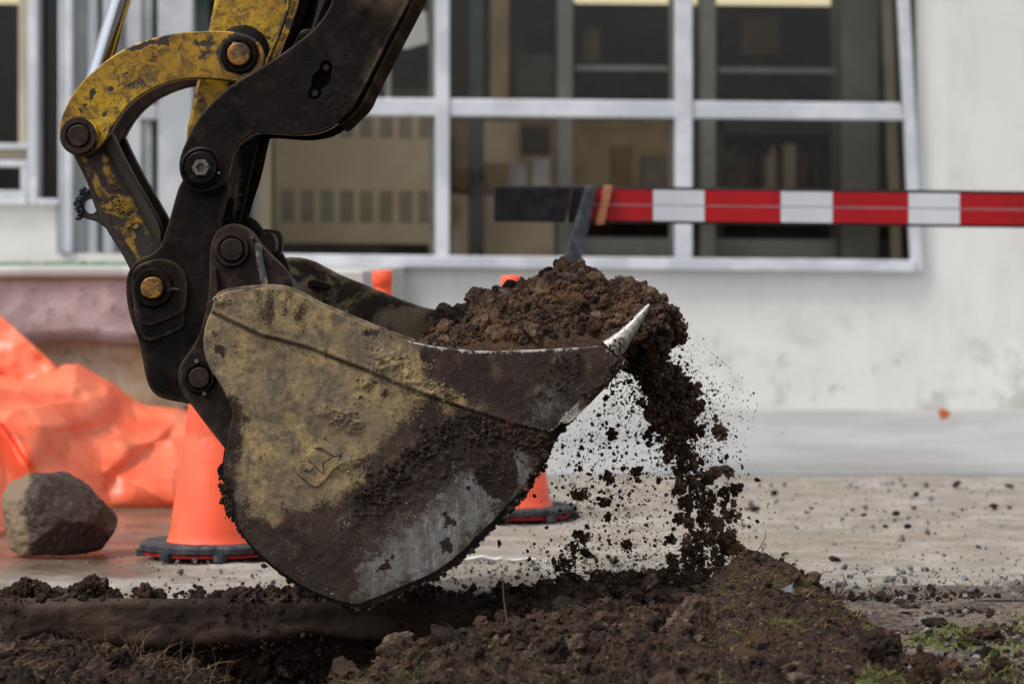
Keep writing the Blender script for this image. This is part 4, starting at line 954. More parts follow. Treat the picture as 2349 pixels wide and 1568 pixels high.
def cling(n, poly, lo, hi, dy=-.003, wide=14):
    L = resample(poly, 4, closed=False); k = rng.integers(0, len(L), n); o = rng.normal(size=(n, 2))*wide
    for a, b in zip(k, o): pts.append(W(L[a][0]+b[0], L[a][1]+b[1], Y0+dy)); rad.append(powr(1, lo, hi, 2)[0])
cling(700, [(830,1150),(900,1080),(960,1040),(1040,985),(1100,990),(1180,1010),(1240,1020)], .0015, .0075, wide=17)
cling(260, [(1060,960),(1120,970),(1200,1000),(1262,1012)], .0015, .0065, wide=9)
cling(160, [(516,1100),(520,1150),(530,1180)], .002, .007, wide=6)
cling(60, [(1090,1100),(1130,1060),(1170,1090)], .0015, .005, wide=20)
cling(60, [(1384,786),(1425,756),(1452,732)], .0012, .0035, .008, 2.5)
cling(60, [(1400,800),(1430,800)], .001, .003, -.004, 9)
cling(140, [(1428,825),(1400,858),(1350,912)], .0015, .006, -.010, 7)
cling(90, [(1270,820),(1320,840),(1290,900),(1250,870)], .0015, .006, -.011, 18)
for k in range(900):                                # ragged dirt under the floor plate and back
    t = rng.random(); i = int(t*(len(SP)*.62))+int(len(SP)*.1); p = SP[min(i, len(SP)-1)]; y = rng.uniform(Y0-.002, Y0+.15)
    w_ = W(p[0]+rng.normal()*2.5, p[1]+rng.normal()*2.5+2, Y0); pts.append(Vector((w_.x, y, w_.z+ROLL*(y-Y0)/.62))); rad.append(powr(1, .002, .009, 2.3)[0])
for k in range(420):
    i = rng.uniform(1200, 1262); p = (i+rng.normal()*3, np.interp(i, [1200, 1262], [1138, 1020])+rng.normal()*7); w_ = W(p[0]-4, p[1]-2, Y0); y = rng.uniform(Y0-.004, Y0+.06); pts.append(Vector((w_.x, y, w_.z))); rad.append(powr(1, .002, .011, 2)[0])
for k in range(520):
    x = rng.uniform(1000, 1388); yy = np.interp(x, [1000, 1060, 1110, 1200, 1290, 1384], [795, 802, 805, 803, 799, 791]); y = Y0+.03+rng.random()*.03; w_ = W(x, yy-1-3*rng.random(), y); pts.append(w_); rad.append(powr(1, .002, .009, 2)[0])
scatter(mb, pts, rad, tone=rng.uniform(-1, .6, len(rad)), lod=(.0022, .011, .03)); mb.build('clinging_soil', M['soil'], bucket)['kind'] = 'stuff'
# cutting edge and teeth
def lip():
    mb = MB(); S = np.array([(1432,818),(1424,848),(1392,884),(1346,932),(1308,968),(1290,972),(1288,960),(1322,924),(1366,876),(1398,840),(1418,815)], float)
    S = resample(smooth2(S, 1), 8); ys = np.linspace(Y0-.007, Y1+.006, 30); m = len(S)
    V = np.concatenate([np.c_[(S[:, 0]-CX)*Y0/F, np.full(m, y), EYE-(S[:, 1]-HZ)*Y0/F+ROLL*(y-Y0)/(Y1-Y0)] for y in ys]); V += (.0015*fbm(V, 40, 3, 5))[:, None]
    i, j = np.meshgrid(np.arange(len(ys)-1), np.arange(m), indexing='ij'); i = i.ravel(); j = j.ravel()
    sx = CX+V[:, 0]*F/Y0; wn = .25+.75*np.clip((1345-sx)/30, 0, 1)
    mb.add(V, np.c_[i*m+j, i*m+(j+1) % m, (i+1)*m+(j+1) % m, (i+1)*m+j], 0, True, worn=wn); mb.add(V[:m], np.arange(m)[::-1][None], 0, worn=wn[:m]); mb.add(V[-m:], np.arange(m)[None], 0, worn=wn[-m:])
    o = fix_normals(mb.build('cutting_edge', M['lip'], bucket)); o['label'] = 'worn bare steel cutting edge'
lip()
def tooth(Yc, wd, first):
    # wedge with a rounded socket: root across the lip, edge at the tip
    top = [(1383,786),(1400,776),(1425,757),(1452,733),(1474,712),(1489,699)]; bot = [(1421,823),(1432,812),(1447,790),(1464,762),(1479,734),(1492,708)]
    dz = ROLL*(Yc-Y0)/(Y1-Y0); mb = MB(); n = len(top); ring = []
    for k in range(n):
        a = np.array(top[k]); b = np.array(bot[k]); w_ = wd*(1-.45*(k/(n-1))**2.0); sec = []
        for t, e in ((0, .7), (.0, .35), (.0, -.35), (0, -.7), (.12, -.95), (.5, -1), (.88, -.95), (1, -.7), (1, -.35), (1, .35), (1, .7), (.88, .95), (.5, 1), (.12, .95)):
            p = a+(b-a)*t; sec.append(((p[0]-CX)*Y0/F, Yc+e*w_, EYE-(p[1]-HZ)*Y0/F+dz))
        ring.append(sec)
    V = np.array(ring).reshape(-1, 3); m = 14; i, j = np.meshgrid(np.arange(n-1), np.arange(m), indexing='ij'); i = i.ravel(); j = j.ravel()
    wn = np.repeat(np.linspace(.55, 1.0, n), m)
    mb.add(V, np.c_[i*m+j, i*m+(j+1) % m, (i+1)*m+(j+1) % m, (i+1)*m+j], 0, True, worn=wn); mb.add(V[:m], np.arange(m)[::-1][None], 0, worn=.3); mb.add(V[-m:], np.arange(m)[None], 0, worn=.8)
    if first:
        lathe_y(mb, 1426, 783, Yc-wd, [(9.5, .004), (9.5, -.0012), (7.4, -.0012), (7.2, .003), (.1, .003)], 28, 1)
    return fix_normals(mb.build('tooth', [M['lip'], M['tanedge']], bucket))
for k in range(4): tooth(Y0+.030+k*.187, .033, k == 0)
# hinge ears of the bucket, cross block, ribs
ear = [(481,640),(480,610),(482,570),(490,540),(508,520),(533,511),(560,517),(580,532),(596,556),(622,584),(652,612),(670,640),(672,665),(640,700),(600,720),(540,940),(545,1000),(528,1040),(515,1028),(470,970),(440,930),(421,908),(410,880),(408,856),(414,832),(440,800),(458,765),(470,725),(477,685)]
edges = lambda P: (lambda Q: dict(edge=np.clip(1.1-dpoly(Q, P)/5.0, 0, 1)*(.6+.6*fbm(np.c_[Q, 0*Q[:, 0]], .03, 2, 5))))
ES = smooth2(ear, 2)
mb = MB(); plate(mb, ear, 6.47, .03, 7, 2.5, 8, lambda Q: .0008*fbm(np.c_[Q, 0*Q[:, 0]], .04, 3, 2), edges(ES)); e1 = mb.build('hinge_ear', M['brownmetal'], bucket)
ear2 = [(481,700),(481,610),(482,570),(490,540),(508,520),(533,511),(560,517),(580,532),(596,556),(640,608),(655,640),(652,690)]
mb = MB(); plate(mb, ear2, 6.80, .03, 8, 2.5, 20, None, edges(smooth2(ear2, 2)), shift=(.012, 0, .022)); mb.build('hinge_ear', M['black'], bucket)
mb = MB(); plate(mb, [(486,625),(520,600),(600,600),(660,640),(690,690),(700,760),(480,760)], 6.535, .24, 8, 3, 14, lambda Q: .004*fbm(np.c_[Q, 0*Q[:, 0]], .03, 3, 2)); mb.build('cross_block', simple('rusty cross block', (.018, .010, .006), (.075, .034, .008), 16, .7, thr=(.45, .65)), bucket)
def rib(name, P, Ya, th, m): 
    mb = MB(); plate(mb, P, Ya, th, 6, 1.5, 12, None, None, it=1, q=.12); return mb.build(name, M[m], bucket)
rib('rib', [(585,556),(597,562),(604,600),(612,640),(617,664),(602,664),(597,640),(588,600)], 6.43, .045, 'ribsteel')
rib('rib', [(484,612),(496,615),(498,640),(501,668),(503,690),(490,694),(486,650)], 6.435, .04, 'brownmetal')
rib('rib', [(600,566),(625,590),(655,618),(668,642),(664,660),(640,656),(618,662),(608,610)], 6.452, .016, 'brownmetal')
rib('hex_nut', [(600,532),(622,534),(632,548),(632,574),(622,584),(606,566),(596,552)], 6.55, .08, 'brownmetal')
rib('hex_nut', [(606,524),(640,530),(648,545),(646,575),(636,592),(632,580),(636,552),(624,538),(600,536)], 6.66, .05, 'brownmetal')
rib('bracket', [(706,644),(722,641),(757,652),(757,664),(720,658),(706,662)], 6.93, .07, 'brownmetal')
rib('back_lug', [(497,1078),(503,1066),(514,1058),(522,1070),(522,1104),(512,1102),(502,1092)], 6.45, .05, 'black')
def pinset(x, y, Y, rc, rp, mats, parent, collar_h=.014, pin_h=.020, hole=True):
    a = MB(); lathe_y(a, x, y, Y, [(rc+3, .010), (rc+3, 0), (rc, -collar_h*.6), (rc-2, -collar_h), (rp+5, -collar_h), (rp+2.5, -collar_h+.002), (rp+2, .0)], 48, 0, rough=.0006); c = a.build('pin_collar', M[mats[0]], parent); c.data.set_sharp_from_angle(angle=R(28))
    b = MB(); lathe_y(b, x, y, Y, [(rp, .012), (rp, -pin_h+.004), (rp-1.2, -pin_h+.0012), (rp-3, -pin_h), (.1, -pin_h-.0006)], 40, 0, rough=.0005); p = b.build('pin', M[mats[1]], parent); p.data.set_sharp_from_angle(angle=R(22))
    return c, p
pinset(533, 573, 6.468, 39, 27, ('brownmetal', 'brownmetal'), bucket)
pinset(458, 866, 6.468, 35, 25, ('black', 'brownmetal'), bucket, .010, .014)
def bolt(x, y, Y, r, h, m, parent, n=6, name='bolt', ax=None):
    b = MB(); lathe_y(b, x, y, Y, [(r, .004), (r, -h+.002), (r-1.0, -h), (.1, -h)], n, 0, smooth=False); return b.build(name, M[m], parent)
bolt(452, 828, 6.463, 5.5, .008, 'bolt', bucket); bolt(470, 903, 6.463, 5.5, .008, 'bolt', bucket)
bolt(578, 545, 6.463, 4, .006, 'bolt', bucket, 8)
# ---- stick
stick = [(506,-80),(492,0),(478,70),(463,140),(450,195),(436,262),(427,305),(428,340),(450,470),(520,505),(543,500),(556,450),(574,400),(590,318),(612,240),(640,160),(662,112),(690,40),(703,-10),(722,-80)]
def stick_at(Q):
    g = .60*np.clip((warp(Q, 22, 3, .02)[:, 1]-270)/60, 0, 1)
    g = np.maximum(g, .7*blob(warp(Q, 10, 7, .05), 552, 128, 66, 18)); g = np.maximum(g, .9*np.clip(((Q[:, 1]-170)/25), 0, 1)*np.clip((Q[:, 0]-(505-(Q[:, 1]-180)*.1))/30, 0, 1))
    ln = [(690,-80),(672,30),(640,120),(600,200)]; d = dpoly(Q, ln, False); g = np.maximum(g, .75*np.clip(1.3-d/4, 0, 1))
    g = np.maximum(g, .53*np.clip((Q[:, 1]-170)/60, 0, 1))
    return dict(grime=g)
mb = MB(); plate(mb, stick, 6.62, .24, 8, 8, 7, lambda Q: .0012*fbm(np.c_[Q, 0*Q[:, 0]], .02, 3, 2), stick_at, it=1); st_ = mb.build('stick', M['yellow'], EX)
mb = MB(); plate(mb, [(700,-80),(688,0),(668,60),(645,120),(618,180),(600,230),(585,300),(568,390),(548,450),(538,500),(546,503),(560,452),(578,400),(595,318),(616,242),(642,172),(668,114),(692,60),(710,0),(727,-80)], 6.612, .255, 8, 2, 10, None, None, it=1); mb.build('edge_plate', M['matt'], st_)  # dark edge strip, its lower run added to cover sky glare on the stick's side
mb = MB(); tube(mb, [W(x, y, 6.60) for x, y in ((672,-60),(660,20),(640,80),(618,130),(602,165))], .0045, 8); mb.build('weld_bead', M['yellow_dirty'], st_)
mb = MB(); lathe_y(mb, 556, 120, 6.615, [(62, .01), (62, -.006), (58, -.010), (10, -.010)], 48, rough=.001); mb.build('boss', M['black'], st_)
mb = MB(); plate(mb, [(545,345),(552,330),(590,312),(584,352),(572,400),(562,452),(548,505),(540,560),(528,560),(532,505),(540,440),(546,390)], 6.56, .05, 7, 2, 12, None, edges([(545,345),(546,390),(540,440),(532,505)]), it=1); mb.build('inner_flange', M['black2'], st_)
# ---- chromed rod
mb = MB(); a, b = W(294.5, -60, 6.66), W(189, 290, 6.66); tube(mb, [a+(b-a)*t for t in np.linspace(0, 1, 12)], 24.2*6.66/F, 48); mb.build('cylinder_rod', M['chrome'], EX)
# ---- curved link (two plates) with their pins
arc = [(136,312),(137,285),(146,255),(166,216),(190,186),(222,156),(258,128),(295,107),(340,90),(390,78),(430,73),(470,71),(510,71),(545,74),(575,83),(598,100),(608,128),(603,158),(586,182),(566,190),(545,188),(500,182),(460,180),(425,181),(390,188),(350,203),(318,222),(290,246),(268,275),(252,305),(238,328),(218,348),(192,359),(166,354),(146,337)]
def arc_at(Q):
    AS = smooth2(arc, 1); d = dpoly(Q, AS); Qw = warp(Q, 12, 3, .035)
    g = .62*np.clip(1.2-d/6, 0, 1)
    g = np.maximum(g, .8*soft(Qw, [(292,104),(330,90),(390,76),(400,95),(370,98),(345,112),(320,118),(300,122)], 4, 5))
    g = np.maximum(g, .8*blob(Qw, 322, 228, 20, 8)); g = np.maximum(g, .62*blob(Qw, 552, 128, 58, 10))
    for x, y, r in ((240,262,12),(212,222,13),(200,238,8),(250,200,9),(278,176,8),(190,255,10),(180,240,8),(300,130,5),(262,240,7)): g = np.maximum(g, .7*blob(Qw, x, y, r, r*.5))
    g = np.maximum(g, .56*np.clip((Q[:, 1]-300)/40, 0, 1))
    return dict(grime=g)
mb = MB(); plate(mb, arc, 6.53, .035, 7, 3, 5, lambda Q: .0008*fbm(np.c_[Q, 0*Q[:, 0]], .02, 3, 2), arc_at, it=1); link = mb.build('curved_link', M['yellow'], EX)
mb = MB(); plate(mb, arc, 6.53, .035, 8, 3, 22, it=1, shift=(0, .24, 0)); mb.build('curved_link', M['brownmetal'], EX)['label'] = 'far curved link plate in dark brown'  # far copy of the link, plain dark brown instead of yellow
pinset(182, 312, 6.528, 42, 25.5, ('brownmetal', 'brownmetal'), link, .016, .020)
pinset(550, 126, 6.528, 41, 27, ('black', 'gold'), link, .014, .030)
bolt(537, 101, 6.512, 5.5, .007, 'bolt', link, 5); bolt(583, 174, 6.520, 4, .010, 'bolt', link, 8); bolt(214, 343, 6.516, 4, .01, 'black', link, 8)
mb = MB(); tube(mb, [W(182+41*math.cos(t), 312+41*math.sin(t), 6.521) for t in np.linspace(-1.35, .45, 16)], np.interp(np.linspace(0, 1, 16), [0, .5, 1], [.001, .006, .001]), 8); mb.build('rubbed_ring', M['yellow'], link)
for px_, py_ in ((182, 312), (550, 126)): mb = MB(); tube(mb, [W(px_, py_, 6.56), W(px_, py_, 6.83)], .026, 24); mb.build('cross_pin', M['brownmetal'], link)
# ---- side link (embossed bar) with lifting eye
bar_ = [(160,340),(176,372),(190,398),(200,420),(206,440),(215,470),(232,505),(252,540),(275,575),(292,605),(300,625),(330,660),(372,690),(400,670),(385,600),(372,565),(372,520),(345,470),(318,425),(290,375),(268,330),(255,300),(225,290),(180,300)]
def bar_at(Q):
    B_ = smooth2(bar_, 1); d = dpoly(Q, B_)
    ax = ((Q[:, 0]-205)*.49+(Q[:, 1]-360)*.87)/1.0; off = -(Q[:, 0]-205)*.87+(Q[:, 1]-360)*.49   # along / across
    g = .38+.2*np.clip(1-ax/60, 0, 1)+.25*np.clip((ax-170)/80, 0, 1)+.35*np.clip((-off-34)/10, 0, 1)+.2*np.clip((off-22)/6, 0, 1)-.16*np.exp(-((off-14)/7)**2)
    g = g+.16*np.exp(-((ax-95)/55)**2)*np.exp(-((off+2)/16)**2)
    return dict(grime=np.clip(g+.12*fbm(np.c_[Q, 0*Q[:, 0]], .05, 3, 4), 0, .8))
def bar_relief(Q):
    ax = ((Q[:, 0]-205)*.49+(Q[:, 1]-360)*.87); off = -(Q[:, 0]-205)*.87+(Q[:, 1]-360)*.49
    return -.007*np.clip(1-np.abs((-off-12)/34), 0, 1)**.3*sstep(ax, -5, 20)*sstep(ax, 250, 225)*0+ .006*np.clip((-off-36)/8, 0, 1)+.004*np.exp(-((off-20)/6)**2)
bmk = MB(); plate(bmk, bar_, 6.575, .045, 6, 3, 6, bar_relief, bar_at, it=1); sl = bmk.build('side_link', M['yellow_dirty'], EX); sl['label'] = 'embossed link bar in flaking yellow'
mb = MB(); plate(mb, bar_, 6.575, .045, 8, 3, 25, it=1, shift=(0, .20, 0)); mb.build('side_link', M['black'], EX)['label'] = 'far black link bar'
mb = MB(); plate(mb, [(196,430),(186,444),(178,458),(176,478),(182,494),(200,503),(222,508),(245,525),(262,548),(262,520),(240,480),(215,440)], 6.59, .022, 5, 2.5, 6, None, lambda Q: dict(grime=.52+.3*np.clip((214-Q[:, 0])/14, 0, 1)), holes=[ngon_circle(208, 473, 17, 36)], it=1); lug = mb.build('lifting_eye', M['yellow_dirty'], sl)
mb = MB(); pts = [W(np.interp(t, [0, .5, 1], [196, 178, 186])+rng.normal()*3, np.interp(t, [0, .5, 1], [436, 462, 500])+rng.normal()*3, 6.588) for t in rng.random(90)]; scatter(mb, pts, powr(90, .003, .0075, 2)); mb.build('grease', simple('blue black grease', (.006, .010, .022), (.012, .02, .04), 30, .22), sl)
def emboss(lines, parent):
    mb = MB()
    for (txt, x, y, ang, size, gap) in lines:
        cu = bpy.data.curves.new('t', 'FONT'); cu.body = txt; cu.size = size*6.57/F*1.38; cu.extrude = .002; cu.bevel_depth = .0005; cu.space_character = gap; cu.align_y = 'CENTER'
        o = bpy.data.objects.new('t', cu); C.objects.link(o); dg = bpy.context.evaluated_depsgraph_get(); me = bpy.data.meshes.new_from_object(o.evaluated_get(dg))
        p = W(x, y, 6.572); Mx = Matrix.Translation(p)@Matrix.Rotation(R(ang), 4, 'Y')@Matrix.Rotation(R(90), 4, 'X')
        me.transform(Mx); mb.add(np.array([tuple(v.co) for v in me.vertices]), [tuple(q.vertices) for q in me.polygons], 0, False, grime=0.0)
        bpy.data.objects.remove(o); bpy.data.curves.remove(cu)
    return mb.build('cast_lettering', M['yellow'], parent)
emboss([('8\u0398', 258, 414, 63, 13, 1.1), ('X0880', 276, 453, 63, 13.5, 1.05), ('9', 308, 516, 63, 13.5, 1), ('9IV0', 261, 456, 63, 13.5, 1.05), ('I', 292, 518, 63, 13.5, 1)], sl)
# ---- black coupler plates
coup = [(412,425),(406,440),(398,470),(388,505),(376,545),(366,568),(350,582),(325,590),(305,605),(291,630),(288,660),(292,700),(302,740),(318,778),(326,820),(333,860),(342,888),(358,908),(385,917),(430,925),(470,932),(510,900),(520,820),(520,740),(505,640),(500,560),(512,480),(530,430),(515,400),(470,380),(430,395)]
mb = MB(); plate(mb, coup, 6.505, .03, 7, 3, 9, lambda Q: .001*fbm(np.c_[Q, 0*Q[:, 0]], .02, 3, 2), edges(smooth2(coup, 1)), it=1); cp = mb.build('coupler', M['black'], EX)
mb = MB(); plate(mb, coup, 6.505, .03, 9, 3, 30, it=1, shift=(0, .26, 0)); mb.build('far_plate', M['black2'], cp)
mb = MB(); plate(mb, [(470,470),(530,440),(545,500),(530,560),(520,700),(515,900),(500,960),(440,940),(420,800),(430,650),(450,560)], 6.60, .12, 9, 3, 30, it=1); mb.build('coupler_core', M['black2'], cp)
r1 = [(300,640),(310,612),(335,600),(365,592),(400,600),(425,625),(432,660),(425,712),(398,728),(345,748),(325,745),(312,720),(303,680)]
r2 = [(304,700),(320,690),(426,690),(424,750),(396,764),(345,784),(328,778),(314,745)]
for Pp, yy, th in ((r2, 6.497, .008), (r1, 6.489, .0165)):
    mb = MB(); plate(mb, Pp, yy, th, 6, 2, 9, None, edges(smooth2(Pp, 2)), it=1, q=.2); mb.build('wear_plate', M['black'], cp)
pinset(352, 660, 6.487, 44, 25.5, ('black', 'gold'), cp, .010, .034)
bolt(334, 650, 6.476, 5, .006, 'bolt', cp, 4)
mb = MB(); lathe_y(mb, 392, 663, 6.487, [(7, .002), (7, -.008), (5, -.010), (5, -.018), (.1, -.018)], 6, smooth=False); tube(mb, [W(396, 663, 6.47), W(405, 664, 6.462), W(412, 664, 6.458)], [.004, .0035, .0015], 8); mb.build('grease_nipple', M['brownmetal'], cp)
# ---- S-shaped black arm
arm = [(775,-80),(764,0),(745,38),(715,72),(690,92),(650,122),(610,148),(570,172),(535,192),(500,222),(470,252),(448,282),(430,318),(415,352),(410,378),(414,405),(428,428),(450,441),(475,440),(500,430),(520,408),(528,385),(533,355),(550,328),(572,310),(598,304),(640,307),(690,311),(735,305),(768,290),(792,264),(815,240),(835,205),(858,160),(885,105),(915,50),(938,8),(965,-60),(975,-80)]
AS = smooth2(arm, 1)
slot = [(743,139),(753,139),(761,147),(763,158),(759,168),(760,178),(756,190),(747,199),(738,204),(738,214),(732,225),(720,229),(709,224),(706,213),(711,203),(715,196),(714,184),(718,172),(727,164),(733,158),(734,147)]
def arm_at(Q):
    r = dpoly(Q, [(815,245),(858,168),(885,113),(918,52),(960,-40)], False); e = np.clip(1.0-dpoly(Q, AS)/4.0, 0, 1)*.8
    P = np.c_[Q, 0*Q[:, 0]]; band = np.clip(1.25-r/(26+10*fbm(P, .02, 2, 4)), 0, 1)*(.55+.75*fbm(P, .04, 3, 6))*np.clip((255-Q[:, 1])/60, 0, 1)
    top = np.clip((60-Q[:, 1])/70, 0, 1)*np.clip((Q[:, 0]-790)/60, 0, 1)*.9*(.6+.8*fbm(P, .03, 3, 9))
    return dict(edge=np.clip(np.maximum(np.maximum(e, band), top), 0, 1))
sw = [(530,191),(540,200),(556,226),(566,255),(575,280),(592,305)]
def arm_rel(Q):
    d = dpoly(Q, sw, False); P = np.c_[Q, 0*Q[:, 0]]; z = .0028*np.exp(-(d/4.5)**2)*(1+.5*fbm(P, .2, 2, 2))+.0009*fbm(P, .02, 3, 2)
    rg = np.clip(1-dpoly(Q, [(830,225),(880,130),(940,20)], False)/14, 0, 1); z += .0045*rg
    k = np.exp(-((Q[:, 0]-780)**2+(Q[:, 1]-245)**2)/(60**2)); return z+.0012*k*ridged(P, .11, 3, 7)
mb = MB(); plate(mb, arm, 6.45, .042, 6, 3, 5, arm_rel, arm_at, it=1, holes=[slot]); am = mb.build('bent_arm', M['black'], EX)
mb = MB(); plate(mb, [(760,-40),(800,100),(760,250),(690,250),(660,180),(700,120)], 6.462, .02, 9, 2, 20, it=1); mb.build('slot_backing', M['black2'], am)
bolt(748, 155, 6.459, 9, .004, 'brownmetal', am); bolt(722, 214, 6.459, 9, .004, 'brownmetal', am)
mb = MB(); plate(mb, [(815,262),(835,225),(862,170),(890,112),(925,50),(962,-60),(985,-80),(972,-30),(948,20),(915,82),(880,150),(852,205),(838,238),(812,262),(790,285),(770,293)], 6.455, .30, 8, 2, 16, None, lambda Q: dict(edge=.3+.5*np.clip(fbm(np.c_[Q, 0*Q[:, 0]], .05, 3, 3), 0, 1)), it=1); mb.build('outer_flange', M['matt'], am)
mb = MB(); plate(mb, arm, 6.45, .042, 10, 3, 30, it=1, shift=(0, .26, 0)); mb.build('far_arm_plate', M['matt'], am)
pinset(462, 385, 6.448, 46, 38, ('black', 'black'), am, .004, .012)
mb = MB(); lathe_y(mb, 462, 385, 6.436, [(21, .004), (21, -.010), (18.5, -.013), (11.5, -.013), (10.5, -.004), (.1, -.004)], 6, smooth=False); o = mb.build('hex_bolt', M['bolt'], am)
mb = MB(); lathe_y(mb, 462, 385, 6.434, [(9.5, .003), (9, -.001), (5, -.001), (4, .001), (.1, .001)], 20); gm = mb; mb.build('grease', simple('blue grease', (.008, .03, .06), (.03, .07, .12), 40, .25), am)
for x, y, Y, r in ((444, 393, 6.433, .0035), (476, 380, 6.424, .004), (503, 398, 6.44, .004)): mb = MB(); scatter(mb, [W(x, y, Y)], [r], smooth=True); mb.build('grease', bpy.data.materials['blue grease'], am)
# little block and strut showing between stick and arm
mb = MB(); plate(mb, [(664,122),(672,104),(688,72),(700,66),(718,68),(735,80),(730,120),(660,170)], 6.60, .12, 7, 3, 12, None, edges([(688,72),(700,66),(718,68),(735,80)]), it=1, q=.2); mb.build('stop_block', M['black'], am)
mb = MB(); plate(mb, [(752,-80),(754,0),(735,58),(738,66),(770,30),(800,-80)], 6.55, .12, 7, 2, 12, it=1, q=.1); mb.build('strut', M['black2'], am)
# ================================================================== SOIL IN THE BUCKET
def interp_path(x, P): P = np.array(P, float); return np.interp(x, P[:, 0], P[:, 1])
topline = [(960,788),(985,776),(1010,768),(1040,764),(1058,758),(1064,738),(1060,716),(1085,700),(1120,682),(1160,678),(1190,668),(1215,655),(1250,650),(1290,634),(1318,620),(1345,628),(1375,655),(1400,668),(1430,662),(1465,672),(1488,694),(1496,720),(1502,760),(1504,800)]
tl = np.array(sorted(topline)); rimx = [960, 1000, 1060, 1110, 1200, 1290, 1384, 1430, 1500]; rimy = [790, 797, 803, 806, 804, 800, 792, 770, 735]
def heap_z(x, y):
    v = np.clip((y-6.418)/(7.005-6.418), 0, 1); Yc = 6.72
    px = CX+x*F/Yc; pn = CX+x*F/6.42
    zt = wz(interp_path(px, tl)+7, Yc); zr = wz(interp_path(pn, list(zip(rimx, rimy))), 6.42)+ROLL*v-.004
    k = np.sin(np.clip(v*1.04, 0, 1)*math.pi)**.62; k = np.where(v > .5, np.maximum(k, 1-1.2*np.clip((v-.5)/.5, 0, 1)**1.7*.8), k)
    z = zr+(np.maximum(zt-zr, -.02))*k
    P = np.c_[x, y, 0*x]; z = z+.012*fbm(P, 11, 3, 3)*sstep(v, 0, .15)+.011*np.abs(fbm(P, 26, 3, 6, .6))*sstep(v, 0, .1)+.0045*ridged(P, 75, 2, 9)
    return z
xs = np.arange(wx(958, 6.42), wx(1500, 6.75), .0042); ys = np.arange(6.418, 7.004, .0042)
mb = MB(); v, f = grid(xs, ys, heap_z)
# skirt down to the floor of the bucket
mb.add(v, f, 0, False, tone=0.0); nx = len(xs)
kx = int(np.sum(xs < wx(1378, 6.42)))
for idx in (np.arange(kx), np.arange(0, len(v), nx)):
    a = v[idx]; b = a.copy(); b[:, 2] -= .05; m = len(a); i = np.arange(m-1); mb.add(np.vstack([a, b]), np.c_[i, i+1, i+1+m, i+m], 0, tone=0.0)
def on_heap(n, lo, hi, a=2.2, x0=990, x1=1496, sink=.35, tone=None, vy=(0, 1)):
    y = 6.43+.56*rng.uniform(*vy, n); x = (rng.uniform(x0, x1, n)-CX)*y/F; r = powr(n, lo, hi, a)
    scatter(mb, np.c_[x, y, heap_z(x, y)+r*(.5-sink)], r, tone=tone)
on_heap(9000, .0016, .006, 2.4); on_heap(2400, .005, .015, 2.2); on_heap(260, .012, .026, 2.0); on_heap(500, .004, .014, 2, x1=1100)
big = [(1140,664,13,6.70),(1075,712,20,6.66),(1092,708,24,6.74),(1112,694,22,6.70),(1350,640,26,6.74),(1318,632,24,6.72),(1290,642,20,6.76),(1425,668,26,6.70),(1452,682,24,6.66),(1398,672,22,6.70),(1215,668,20,6.7),(1260,655,18,6.72),(1480,708,18,6.68),(1245,712,30,6.60),(1180,738,22,6.56),(1120,735,22,6.56),(1330,720,26,6.58),(1400,730,22,6.55),(1290,690,24,6.62),(1370,695,20,6.6),(1070,760,20,6.5),(1100,770,12,6.46),(1030,770,12,6.6),(1060,778,16,6.5)]
scatter(mb, [W(x, y, Y) for x, y, r, Y in big], [r*Y/F for x, y, r, Y in big], tone=rng.uniform(-.6, .9, len(big)), squash=.85)
for x, y, r, Y in big:           # rough skin on the big clods
    n = 60; d = rng.normal(size=(n, 3)); d /= np.linalg.norm(d, axis=1)[:, None]; rr = r*Y/F; scatter(mb, np.array(W(x, y, Y))+d*rr*.9*np.array([1, 1, .8]), powr(n, .0015, .006, 2.2))
n = 700; yy = 6.44+.54*rng.random(n); tt = rng.random(n); xx = wx(1, 6.75)*0+(rng.uniform(1470, 1516, n)-CX)*6.72/F; zz = wz(rng.uniform(700, 812, n), 6.72); scatter(mb, np.c_[xx, yy, zz], powr(n, .004, .020, 1.9)); n = 520; xq = rng.uniform(1420, 1500, n); yq = np.interp(xq, [1420, 1500], [790, 715])+rng.uniform(-4, 34, n); scatter(mb, np.c_[(xq-CX)*6.56/F, 6.455+.25*rng.random(n), wz(yq, 6.56)], powr(n, .004, .016, 1.9))
e_ = np.arange(kx, nx); n = 400; ii = rng.choice(e_, n); scatter(mb, v[ii]+np.c_[rng.normal(size=(n, 2))*.004, -.018*rng.random(n)], powr(n, .003, .012, 2))
heap = mb.build('soil_heap', [M['soil_warm']]); tag(heap, 'heap of lumpy brown soil filling the front of the bucket', 'soil heap')
mb = MB()
pn = 90; yy = 6.45+.5*rng.random(pn); xx = (rng.uniform(1000, 1480, pn)-CX)*yy/F; scatter(mb, np.c_[xx, yy, heap_z(xx, yy)+.004], powr(pn, .0025, .008, 2.2), squash=.6)
for n, a, b, c, d in ((420, 760, 2000, 5.2, 6.2), (120, 0, 520, 5.3, 5.8)):
    yy = rng.uniform(c, d, n); xx = (rng.uniform(a, b, n)-CX)*yy/F; PEB = (xx, yy)
    PEBS = globals().get('PEBS', [])+[PEB]
peb_mb = mb
mb = MB(); n = 260; yy = 6.43+.5*rng.random(n); xx = (rng.uniform(985, 1490, n)-CX)*yy/F
strands(mb, np.c_[xx, yy, heap_z(xx, yy)], rng.uniform(.008, .045, n), rng.uniform(.0003, .0008, n), 2.5, droop=1.4); 
